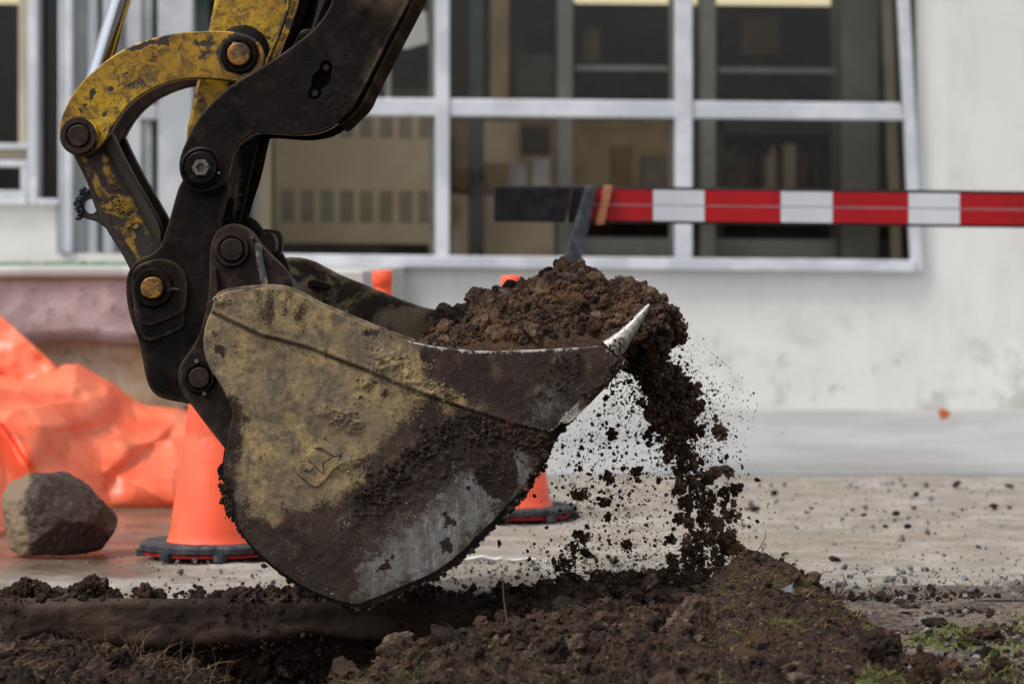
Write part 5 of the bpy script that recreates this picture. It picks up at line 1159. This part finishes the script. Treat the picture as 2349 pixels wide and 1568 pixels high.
n = 45; i = rng.integers(int(len(SP)*.15), int(len(SP)*.5), n); bb = np.array([tuple(W(SP[k][0], SP[k][1]+2, Y0)+Vector((0, rng.uniform(0, .06), 0))) for k in i]); strands(mb, bb, rng.uniform(.006, .022, n), rng.uniform(.0003, .0006, n), 1, droop=.5, dirv=[(rng.normal()*.5, 0, -1) for _ in range(n)])
tube(mb, [W(994+x, 1318+y, 6.43) for x, y in ((0, 0), (-1, 12), (2, 24), (7, 36), (10, 48), (9, 58))], [.0016, .0015, .0013, .001, .0008, .0004], 5, tone=-1.0); tube(mb, [W(962+x, 1335+y, 6.43) for x, y in ((0, 0), (-6, 10), (-4, 20), (4, 30), (8, 36))], [.001, .001, .0008, .0006, .0003], 5, tone=-.5)
tag(mb.build('root_fibres', M['root']), kind='stuff')
mb = MB(); mb.quadbox([(W(x, y, 6.6).x, W(x, y, 6.6).z) for x, y in ((1143, 663), (1152, 663), (1178, 673), (1170, 677), (1154, 674))][::-1], 6.585, 6.62); bev(fix_normals(mb.build('slate_chip', M['slate'])), .0015); tag(bpy.data.objects['slate_chip'], 'thin blue grey slate chip on the left shoulder of the soil heap', 'stone chip')
# ================================================================== FALLING SOIL
cl = np.array([(1488,735,26,.5),(1500,790,44,.7),(1490,830,66,1.4),(1510,880,84,1.7),(1545,930,76,1.5),(1560,985,62,1.15),(1572,1040,54,.8),(1592,1100,60,.42),(1612,1160,64,.36),(1622,1220,66,.38),(1612,1270,72,.5),(1585,1320,110,.8)], float)
def stream(n, lo, hi, a, spread=1.0, dz=.10, yc=6.76):
    w = cl[:, 3]; cdf = np.r_[0, np.cumsum((w[1:]+w[:-1])/2*np.diff(cl[:, 1]))]; t = np.interp(rng.random(n)*cdf[-1], cdf, cl[:, 1])
    x = np.interp(t, cl[:, 1], cl[:, 0])+np.clip(rng.normal(size=n), -2.2, 2.2)*np.interp(t, cl[:, 1], cl[:, 2])*.5*spread
    Y = yc+rng.normal(size=n)*dz; Y = np.clip(Y, 6.45, 7.1)
    k = ~pip(np.c_[x, t], near+[(1500, 700)]) | (Y > 6.5); 
    k &= ~((t < 860) & (x < 1440))
    x, t, Y = x[k], t[k], Y[k]; return np.c_[(x-CX)*Y/F, Y, EYE-(t-HZ)*Y/F], powr(len(x), lo, hi, a)
mb = MB()
# the fall: a dense tongue at the lip that tears into ragged clusters lower down
def cluster(cx, cy, R0, n, lo, hi, Yc=None, el=1.0):
    Yc = rng.uniform(6.62, 6.92) if Yc is None else Yc
    d = rng.normal(size=(n, 3)); d /= np.linalg.norm(d, axis=1)[:, None]; q = R0*rng.random(n)**.45
    lump = 1+.5*fbm(d*1.0+cx, 1.6, 2, 3); d = d*(q*lump)[:, None]; t = rng.uniform(0, math.pi); sx, sy = rng.uniform(.7, 1.2), rng.uniform(.7, 1.25)*el
    x = cx+d[:, 0]*sx; y = cy+d[:, 1]*sy; Y = Yc+d[:, 2]*.8*Yc/F
    k = ~pip(np.c_[x, y], near) & ~((y < 846) & (x < 1432)); x, y, Y = x[k], y[k], Y[k]
    r = powr(len(x), lo, hi, 1.9); scatter(mb, np.c_[(x-CX)*Y/F, Y, EYE-(y-HZ)*Y/F], r, tone=np.clip(rng.normal(rng.normal()*.5, .5, len(x)), -1, 1), lod=(.0032, .012, .03))
top_ = [(1512,705,18),(1535,722,20),(1552,745,22),(1545,768,20),(1560,778,14),(1518,742,14),(1488,752,20),(1478,778,24),(1462,812,26),(1450,838,22),(1492,808,24),(1478,842,34),(1510,850,36),(1540,862,32),(1566,880,26),(1495,880,34),(1528,898,38),(1560,915,34),(1588,905,20),(1600,930,16),(1508,925,32),(1540,945,36),(1572,955,32),(1492,950,18),(1520,978,30),(1555,990,34),(1585,985,18)]
for x, y, r0 in top_: cluster(x, y, r0*1.12, int(30+r0*5.6), .0022, .0095, rng.uniform(6.68, 6.86))
low_ = [(1545,1022,28),(1572,1040,24),(1530,1050,14),(1562,1075,26),(1592,1062,16),(1650,990,20),(1585,1105,24),(1560,1120,14),(1612,1098,16),(1640,1085,18),(1668,1080,14),(1600,1140,22),(1630,1150,22),(1570,1150,16),(1660,1132,16),(1688,1118,12),(1612,1185,20),(1580,1200,20),(1645,1200,20),(1678,1180,18),(1555,1190,12),(1600,1232,22),(1638,1238,24),(1672,1240,26),(1575,1250,18),(1690,1262,16),(1540,1235,12),(1606,1278,24),(1650,1290,26),(1580,1300,24),(1545,1290,16),(1620,1325,30),(1560,1335,26),(1500,1320,14),(1460,1335,14)]
for x, y, r0 in low_: cluster(x, y, r0*1.0, int(14+r0*3.2), .002, .0080, rng.uniform(6.6, 6.9), 1.15)
for x, y, r0 in ((1330,1135,22),(1318,1255,24),(1335,1232,16),(1292,1290,20),(1302,1318,16),(1438,1250,16),(1372,1320,18),(1420,1330,16),(1404,998,13),(1462,1082,17),(1385,1150,12),(1395,1095,14),(1300,1345,20)): cluster(x, y, r0, int(20+r0*3), .0018, .006, rng.uniform(6.6, 6.8))
p, r = stream(3200, .0010, .0042, 2.1, 1.35, .14); scatter(mb, p, r, lod=(.0032, .012, .03))
p, r = stream(3600, .0007, .0028, 2.1, 2.3, .16); scatter(mb, p, r, lod=(.0032, .012, .03))
def spray(n, lo, hi, a, pts):
    pts = np.array(pts, float); k = rng.choice(len(pts), n, p=pts[:, 4]/pts[:, 4].sum()); q = pts[k]
    x = q[:, 0]+rng.normal(size=n)*q[:, 2]; y = q[:, 1]+rng.normal(size=n)*q[:, 3]; Y = rng.uniform(6.5, 6.98, n)
    ok = ~pip(np.c_[x, y], np.array(near)) & (x > 1180) & (y < 1400) & ~((y < 940) & (x < 1385)) & (x-1262 > (1000-y)*.9-25)
    x, y, Y = x[ok], y[ok], Y[ok]; scatter(mb, np.c_[(x-CX)*Y/F, Y, EYE-(y-HZ)*Y/F], powr(len(x), lo, hi, a), lod=(.0032, .012, .03))
SPR = [(1400,940,42,50,1.5),(1380,1030,60,50,1.6),(1330,1080,45,50,1.0),(1430,1110,70,60,1.6),(1370,1180,70,60,1.3),(1450,1220,80,60,1.6),(1320,1260,60,50,1.1),(1500,1300,90,40,1.6),(1230,1300,40,40,.5),(1640,1020,45,80,.6),(1670,1160,40,70,.5),(1560,850,28,60,.35),(1330,1330,70,30,1.3)]
spray(3600, .0005, .0018, 1.9, SPR); spray(1500, .0014, .0050, 2.3, SPR)
o = mb.build('falling_crumbs', M['fall']); tag(o, kind='stuff')
# the larger clods in the air, each one by itself: built knobbly and crumb-crusted, then copied
def clod_mesh(k):
    mb = MB(); v, f = T4[k % len(T4)]; v2 = v*(1+.10*ridged(v+k*5, 4.5, 3, 60+k)[:, None])
    mb.add(v2*.8, f, 0, False, tone=0.0); n = 70; d = rng.normal(size=(n, 3)); d /= np.linalg.norm(d, axis=1)[:, None]
    dd = np.array([v2[np.argmax(v2@x)] for x in d])*.78; scatter(mb, dd, powr(n, .08, .26, 2.0), lod=(.07, .5, 9))
    return mb
protos = []
for k in range(10): o = clod_mesh(k).build('soil_clod', M['clod']); protos.append(o)
used = set()
def put_clod(x, y, r, Y, label, group):
    k = int(rng.integers(0, 10)); src = protos[k]
    if k in used: o = src.copy(); C.objects.link(o)
    else: o = src; used.add(k)
    o.location = W(x, y, Y); s = r*Y/F; o.scale = (s*rng.uniform(.85, 1.15), s*rng.uniform(.8, 1.1), s*rng.uniform(.8, 1.2)); o.rotation_euler = tuple(rng.uniform(0, 6.28, 3))
    tag(o, label, 'soil clod', group); return o
def crp(x, y, ox, oy, s=2.614): return ((ox+x/s)*.9396, (oy+y/s)*.9396)
A_ = [(770,165,40),(575,240,28),(455,235,22),(705,285,24),(565,375,28),(840,375,30),(915,405,46),(695,430,26),(560,545,66),(770,450,34),(745,685,50),(610,745,30),(545,790,50),(870,850,42),(50,850,32),(230,900,22),(240,955,20),(515,890,40),(600,910,60),(395,960,36),(420,1010,40),(450,1060,36),(490,995,24),(605,1040,18),(765,555,24),(700,515,18),(1065,450,36),(990,405,16),(975,175,28),(920,160,20),(935,210,18),(1695,445,26),(1765,600,12),(1690,810,14),(1560,170,18),(1430,40,24),(1460,140,54),(1530,390,30),(1550,520,60),(1545,600,44),(1480,600,50),(1390,590,50),(1260,610,70),(1330,700,50),(1450,750,50),(1500,860,90),(1420,910,70),(1340,1040,80),(1270,900,60),(1280,780,40),(1170,520,50),(1210,350,60),(1180,200,70),(1340,140,60),(1380,440,40),(1300,480,50),(1560,690,18),(1120,330,30),(1060,350,22),(690,820,18),(380,830,14),(1160,760,26),(1110,850,24),(1200,1100,70),(1100,1060,60),(1000,1050,60),(1250,680,44),(1340,330,40),(1500,300,30),(1465,330,28),(900,770,16),(840,610,16),(455,495,20),(425,700,16),(1640,410,12),(1600,480,22)]
B_ = [(1560,410,50),(1545,520,62),(1500,560,40),(1480,370,24),(1610,620,20),(1655,590,12),(1450,620,24),(1290,640,50),(1230,600,40),(1400,720,70),(1330,760,70),(1560,780,60),(1600,830,50),(1450,860,80),(1390,930,70),(1500,980,80),(1570,930,60),(1660,900,60),(1700,900,40),(1640,760,20),(1155,840,30),(1275,865,36),(1875,1022,14),(1820,1085,22),(1855,1190,56),(1600,1080,60),(1520,1130,60),(1640,1150,60),(1560,1250,70),(1480,1070,40),(1740,1150,36),(1785,1000,16),(1120,970,34),(1340,1000,40),(1690,1020,40),(1350,600,40),(1420,560,30)]
lab0 = 'dark brown clod of soil in mid-air, one of many dropping from the bucket lip'; g0 = 'soil clods falling from the bucket lip'
special = {('A', 560, 545): 'largest lone clod hanging left of the falling soil, just right of the far cone', ('B', 1855, 1190): 'rounded clod flying out on the right side of the falling soil', ('B', 1545, 520): 'knobbly dark clod just off the tooth, highest of the falling soil', ('A', 50, 850): 'small reddish brown clod hanging alone below the bucket', ('A', 915, 405): 'round dark clod in the open gap left of the main fall'}
for nm, L, ox, oy in (('A', A_, 1200, 1000), ('B', B_, 1050, 600)):
    for x, y, r in L:
        px, py = crp(x, y, ox, oy); rr = r/2.614*.9396*.62; lab = special.get((nm, x, y)); main = px > 1440
        put_clod(px, py, rr, rng.uniform(6.6, 6.86) if main else rng.uniform(6.55, 6.75), lab or lab0, g0)
# ================================================================== MOUNDS
def mound(name, label, x0, x1, y0, y1, zf, mat, res=.005, clods=(), skirt=.3, tone=0.0, lumps=None, kindtag=None, cat='soil mound', fit=True, mask=None):
    xs = np.arange(x0, x1, res); ys = np.arange(y0, y1, res); v, f = grid(xs, ys, zf)
    if mask is not None:
        k = mask(v[:, 0], v[:, 1], v[:, 2]); f = f[k[f].all(1)]
    mb = MB(); mb.add(v, f, 0, False, tone=tone)
    for n, lo, hi, a in clods:
        x = rng.uniform(x0, x1, n); y = rng.uniform(y0, y1, n); z = zf(x, y)
        if mask is not None: k = mask(x, y, z); x, y, z = x[k], y[k], z[k]
        r = powr(len(x), lo, hi, a); scatter(mb, np.c_[x, y, z+r*.15], r)
    if lumps is not None: scatter(mb, [l[:3] for l in lumps], [l[3] for l in lumps], squash=.75)
    o = mb.build(name, mat)
    if label: tag(o, label, cat)
    return o
P3 = lambda x, y: np.c_[x, y, 0*x]
def rough(x, y, s=1.0): P = P3(x, y); P = P+.012*np.c_[fbm(P, 20, 3, 51), fbm(P, 20, 3, 52), 0*P[:, 0]]; return s*(.014*fbm(P, 7, 3, 41)+.022*np.abs(fbm(P, 15, 3, 43, .6))+.011*np.abs(fbm(P, 42, 3, 44, .6))+.004*ridged(P, 120, 2, 45))-.017*s
base_mask = lambda dz: (lambda x, y, z: z > terz(x, y)-dz)
# left bank, in front of the trench
def left_z(x, y):
    Yc = 5.82; px = CX+x*F/Yc; c = wz(interp_path(px, [(-300,1450),(0,1466),(100,1470),(200,1480),(280,1490),(350,1500),(420,1522),(470,1534),(505,1548),(530,1580),(560,1680),(620,1800)]), Yc)
    h = np.where(y < Yc, c-.05*sstep(y, Yc, 5.0), c-1.6*np.maximum(y-Yc, 0)**1.25*3)
    return np.maximum(h, -.40)+rough(x, y)
mound('soil_bank', 'bank of dark crumbly soil with fine roots in the lower left corner', -1.25, wx(640, 5.8), 5.0, 6.15, left_z, M['soil_dark'], .0052, [(9000, .0018, .006, 2.4), (1800, .005, .014, 2.2), (90, .012, .024, 2)], mask=lambda x, y, z: z > -.39)
# front ridge
def front_z(x, y):
    Yc = 6.02+.03*fbm(P3(x, 0*y), 4, 2, 3); px = CX+x*F/6.0; c = wz(interp_path(px, [(600,1900),(700,1640),(740,1590),(790,1560),(830,1540),(900,1495),(950,1478),(1000,1464),(1060,1442),(1150,1424),(1250,1424),(1400,1420),(1500,1412),(1590,1410),(1650,1415),(1800,1430),(2000,1470),(2100,1500),(2300,1500)]), 6.0)
    fr_ = np.interp(px, [600, 740, 900, 1100, 2100], [-.5, -.14, -.02, .005, -.01])
    h = np.where(y < Yc, fr_+(c-fr_)*sstep(y, 5.05, Yc)**.8, c-np.interp(px, [600, 1000, 1300, 1500], [3.2, 1.6, .5, .25])*np.maximum(y-Yc, 0)**1.15)
    return np.maximum(h, -.42)+rough(x, y, 1.2)+.010*fbm(P3(x, y), 4.5, 2, 97)-.004
mound('soil_ridge', 'wide ridge of clumpy brown soil along the bottom of the picture', wx(690, 5.9), 1.02, 5.0, 6.5, front_z, M['soil'], .0052, [(22000, .0016, .005, 2.4), (2600, .005, .015, 2.3), (200, .014, .036, 1.9)], mask=lambda x, y, z: (z > -.40) & (z > terz(x, y)-.02),
      lumps=[(*W(1365, 1440, 5.95), .06), (*W(1420, 1470, 5.9), .055), (*W(1120, 1450, 6.0), .035), (*W(1500, 1430, 6.0), .05), (*W(905, 1480, 5.95), .035), (*W(1270, 1500, 5.8), .05), (*W(1100, 1540, 5.7), .045)])
# pile growing where the soil lands
def pile_z(x, y):
    Yc = 6.62; px = CX+x*F/Yc; c = wz(interp_path(px, [(1080,1430),(1150,1405),(1200,1388),(1260,1362),(1300,1345),(1380,1335),(1450,1330),(1530,1335),(1600,1345),(1680,1385),(1760,1420)]), Yc)
    k = np.exp(-((y-Yc)/.22)**2); return (c+.03)*k-.03+rough(x, y, 1.3)
mound('soil_pile', 'dark fresh pile where the falling soil lands behind the ridge', wx(1080, 6.6), wx(1770, 6.6), 6.2, 7.05, pile_z, M['soil_dark'], .0055, [(7000, .002, .007, 2.3), (1800, .006, .018, 2.1), (110, .014, .030, 2)], mask=lambda x, y, z: z > -.012)
# right-hand mound
def right_z(x, y):
    Yc = 6.25; px = CX+x*F/Yc
    c = wz(interp_path(px, [(1520,1440),(1560,1425),(1595,1380),(1625,1345),(1650,1318),(1680,1288),(1705,1280),(1740,1284),(1775,1296),(1815,1312),(1850,1332),(1885,1352),(1915,1378),(1950,1408),(1985,1440),(2015,1470),(2060,1500)]), Yc)
    fw = sstep(y, 5.15, Yc)**.9; h = np.where(y < Yc, -.03+(c+.03)*fw, -.03+(c+.03)*np.exp(-((y-Yc)/.14)**2))
    sh = 1-sstep(np.abs(x-.50+(.1*(Yc-y))), .20+.25*(Yc-y), .42+.30*(Yc-y)) 
    return -.03+(h+.03)*sh+rough(x, y, .55)+.012*np.abs(fbm(P3(x, y*1.0), 9, 2, 91))
mound('soil_mound', 'peaked grass-flecked soil mound right of the falling soil', .15, 1.05, 5.1, 6.7, right_z, M['soil'], .0048, [(20000, .0014, .0045, 2.4), (1500, .004, .010, 2.5), (30, .012, .02, 2)], mask=lambda x, y, z: z > terz(x, y)-.004)
def top_z(x, y): return np.maximum(np.maximum(terz(x, y), np.where(x < -.05, left_z(x, y), -9)), np.maximum(np.where((x > wx(700, 5.9)) & (x < 1.0), front_z(x, y), -9), np.where((x > .15) & (x < 1.05), right_z(x, y), -9)))
for xx, yy in PEBS: scatter(peb_mb, np.c_[xx, yy, top_z(xx, yy)+.001], powr(len(xx), .0014, .0045, 2.4), squash=.6)
tag(peb_mb.build('pebbles', M['pebble']), kind='stuff')
# a few big loose clods on the right
for k, (x, y, r, lab) in enumerate(((2118,1538,46,'flat-topped dusty clod at the lower right'),(2055,1478,30,'dark clod at the right foot of the mound'),(2290,1520,24,'small clod among grass near the right edge'))):
    Y = EYE*F/(y+r*.6-HZ); o = put_clod(x, y, r, Y, lab, None); o.scale.z *= .8
    o.active_material = M['clod']
# grass, roots, twigs
def fibre(name, mat, specs, sink=.002):
    mb = MB()
    for (n, x0, x1, y0, y1, L0, L1, w0, w1, lean, thr) in specs:
        y = rng.uniform(y0, y1, n); x = (rng.uniform(x0, x1, n)-CX)*y/F
        if thr is not None: k = fbm(P3(x, y), 6, 2, 66) > thr; x, y = x[k], y[k]
        dv = np.c_[rng.normal(size=(len(x), 2))*lean*.75, np.abs(rng.normal(size=len(x)))*.8+.15]; strands(mb, np.c_[x, y, top_z(x, y)-sink], rng.uniform(L0, L1, len(x)), rng.uniform(w0, w1, len(x)), lean, droop=1.2, dirv=dv)
    return tag(mb.build(name, mat), kind='stuff')
fibre('grass', M['grass'], [(700, 1590, 1980, 5.7, 6.28, .012, .038, .0005, .0012, 1.2, .05), (260, 760, 960, 5.3, 5.75, .02, .06, .0004, .0010, 1.2, .1), (1700, 1250, 2050, 5.2, 5.75, .012, .040, .0006, .0014, 1.2, .2), (5200, 1960, 2400, 5.3, 6.6, .012, .036, .0008, .0018, 1.0, .16), (60, 1000, 1400, 5.3, 5.9, .02, .05, .0004, .0009, 1.4, .2)])
fibre('roots', M['root'], [(900, -20, 560, 5.2, 5.86, .02, .07, .0004, .0010, 2.2, None), (60, 180, 540, 5.6, 5.86, .06, .12, .0005, .0011, .7, None), (900, 760, 1600, 5.2, 6.05, .015, .06, .0004, .0011, 2.4, None), (800, 1580, 2000, 5.3, 6.3, .012, .05, .0004, .0010, 2.4, None), (500, 1960, 2400, 5.2, 6.4, .015, .05, .0003, .0008, 2.6, .0)])
def twig(pts, Y, r0, label, br=()):
    mb = MB()
    for L in [pts]+list(br):
        P = [W(x, y, Y)+Vector((0, rng.normal()*.003, 0)) for x, y in L]; tube(mb, P, np.linspace(r0, r0*.5, len(P)), 6, tone=-.6)
    tag(mb.build('twig', M['root']), label, 'twig')
twig([(1163,1425),(1160,1400),(1156,1375),(1154,1345),(1153,1320),(1151,1308)], 6.0, .0022, 'thin upright reddish twig standing between bucket and pile')
twig([(1748,1290),(1752,1272),(1746,1250),(1755,1232),(1757,1214)], 6.25, .0014, 'thin dry twig on the peak of the right mound', ([(1742,1280),(1738,1262),(1746,1250)],))
twig([(1922,1368),(1936,1345),(1940,1332),(1932,1315)], 6.2, .0022, 'short forked twig on the right slope of the mound', ([(1922,1366),(1918,1346),(1924,1335)],))
twig([(1870,1330),(1880,1318),(1896,1308)], 6.22, .0014, 'tiny leaning twig near the top right of the mound')
twig([(322,1530),(310,1500),(300,1470),(322,1450),(345,1438)], 5.84, .0014, 'tangle of thin bare twigs standing on the left soil bank', ([(300,1500),(288,1470),(268,1445)],[(318,1500),(310,1470),(308,1440)],[(330,1495),(328,1460),(327,1438)]))
mb = MB(); q_ = [(1788,1370),(1818,1356),(1826,1367),(1797,1384)]
p_ = [W(x, y, 5.98) for x, y in q_]; b_ = [p+Vector((0.0, .03, .012)) for p in p_]; mb.add(p_+b_, [(3, 2, 1, 0), (4, 5, 6, 7), (0, 1, 5, 4), (1, 2, 6, 5), (2, 3, 7, 6), (3, 0, 4, 7)]); o = bev(fix_normals(mb.build('slate_chip', M['slate'])), .0015); tag(o, 'square blue grey slate chip on the face of the right mound', 'stone chip')
# set the chip on the surface
c = sum((v.co for v in o.data.vertices), Vector())/8; zz = float(right_z(np.array([c.x]), np.array([c.y]))[0])
# ================================================================== LIGHT, CAMERA
w = bpy.data.worlds.new('World'); bpy.context.scene.world = w; w.use_nodes = True; nt = w.node_tree; bg = nt.nodes['Background']
sky = nt.nodes.new('ShaderNodeTexSky'); sky.sky_type = 'NISHITA'; sky.sun_disc = False; sky.sun_elevation = R(58); sky.sun_rotation = R(238); sky.air_density = 1.0; sky.dust_density = 3.5; sky.ozone_density = 1.0
hs = nt.nodes.new('ShaderNodeHueSaturation'); hs.inputs['Saturation'].default_value = .35; nt.links.new(sky.outputs[0], hs.inputs['Color']); nt.links.new(hs.outputs[0], bg.inputs[0]); bg.inputs[1].default_value = .14
sl_ = bpy.data.lights.new('sun', 'SUN'); sl_.energy = 1.5; sl_.angle = R(16); sl_.color = (1, .97, .93); so = bpy.data.objects.new('sun', sl_); C.objects.link(so)
az, el = R(238), R(58)     # towards the sun, clockwise from +Y
d = Vector((math.sin(az)*math.cos(el), math.cos(az)*math.cos(el), math.sin(el))); so.rotation_euler = d.to_track_quat('Z', 'Y').to_euler()
cd = bpy.data.cameras.new('camera'); cam = bpy.data.objects.new('camera', cd); C.objects.link(cam); cam.location = (0, 0, EYE); cam.rotation_euler = (R(90), 0, 0)
cd.sensor_width = 36; cd.lens = 36*F/2349; cd.shift_y = -(784-HZ)/2349; cd.clip_end = 500; cd.dof.use_dof = True; cd.dof.focus_distance = 6.42; cd.dof.aperture_fstop = 4.0
sc = bpy.context.scene; sc.camera = cam; sc.view_settings.view_transform = 'Standard'; sc.view_settings.look = 'None'; sc.view_settings.exposure = .5; sc.view_settings.gamma = 1
sc.cycles.use_denoising = True; sc.cycles.max_bounces = 6; sc.cycles.transparent_max_bounces = 8; sc.cycles.sample_clamp_indirect = 4
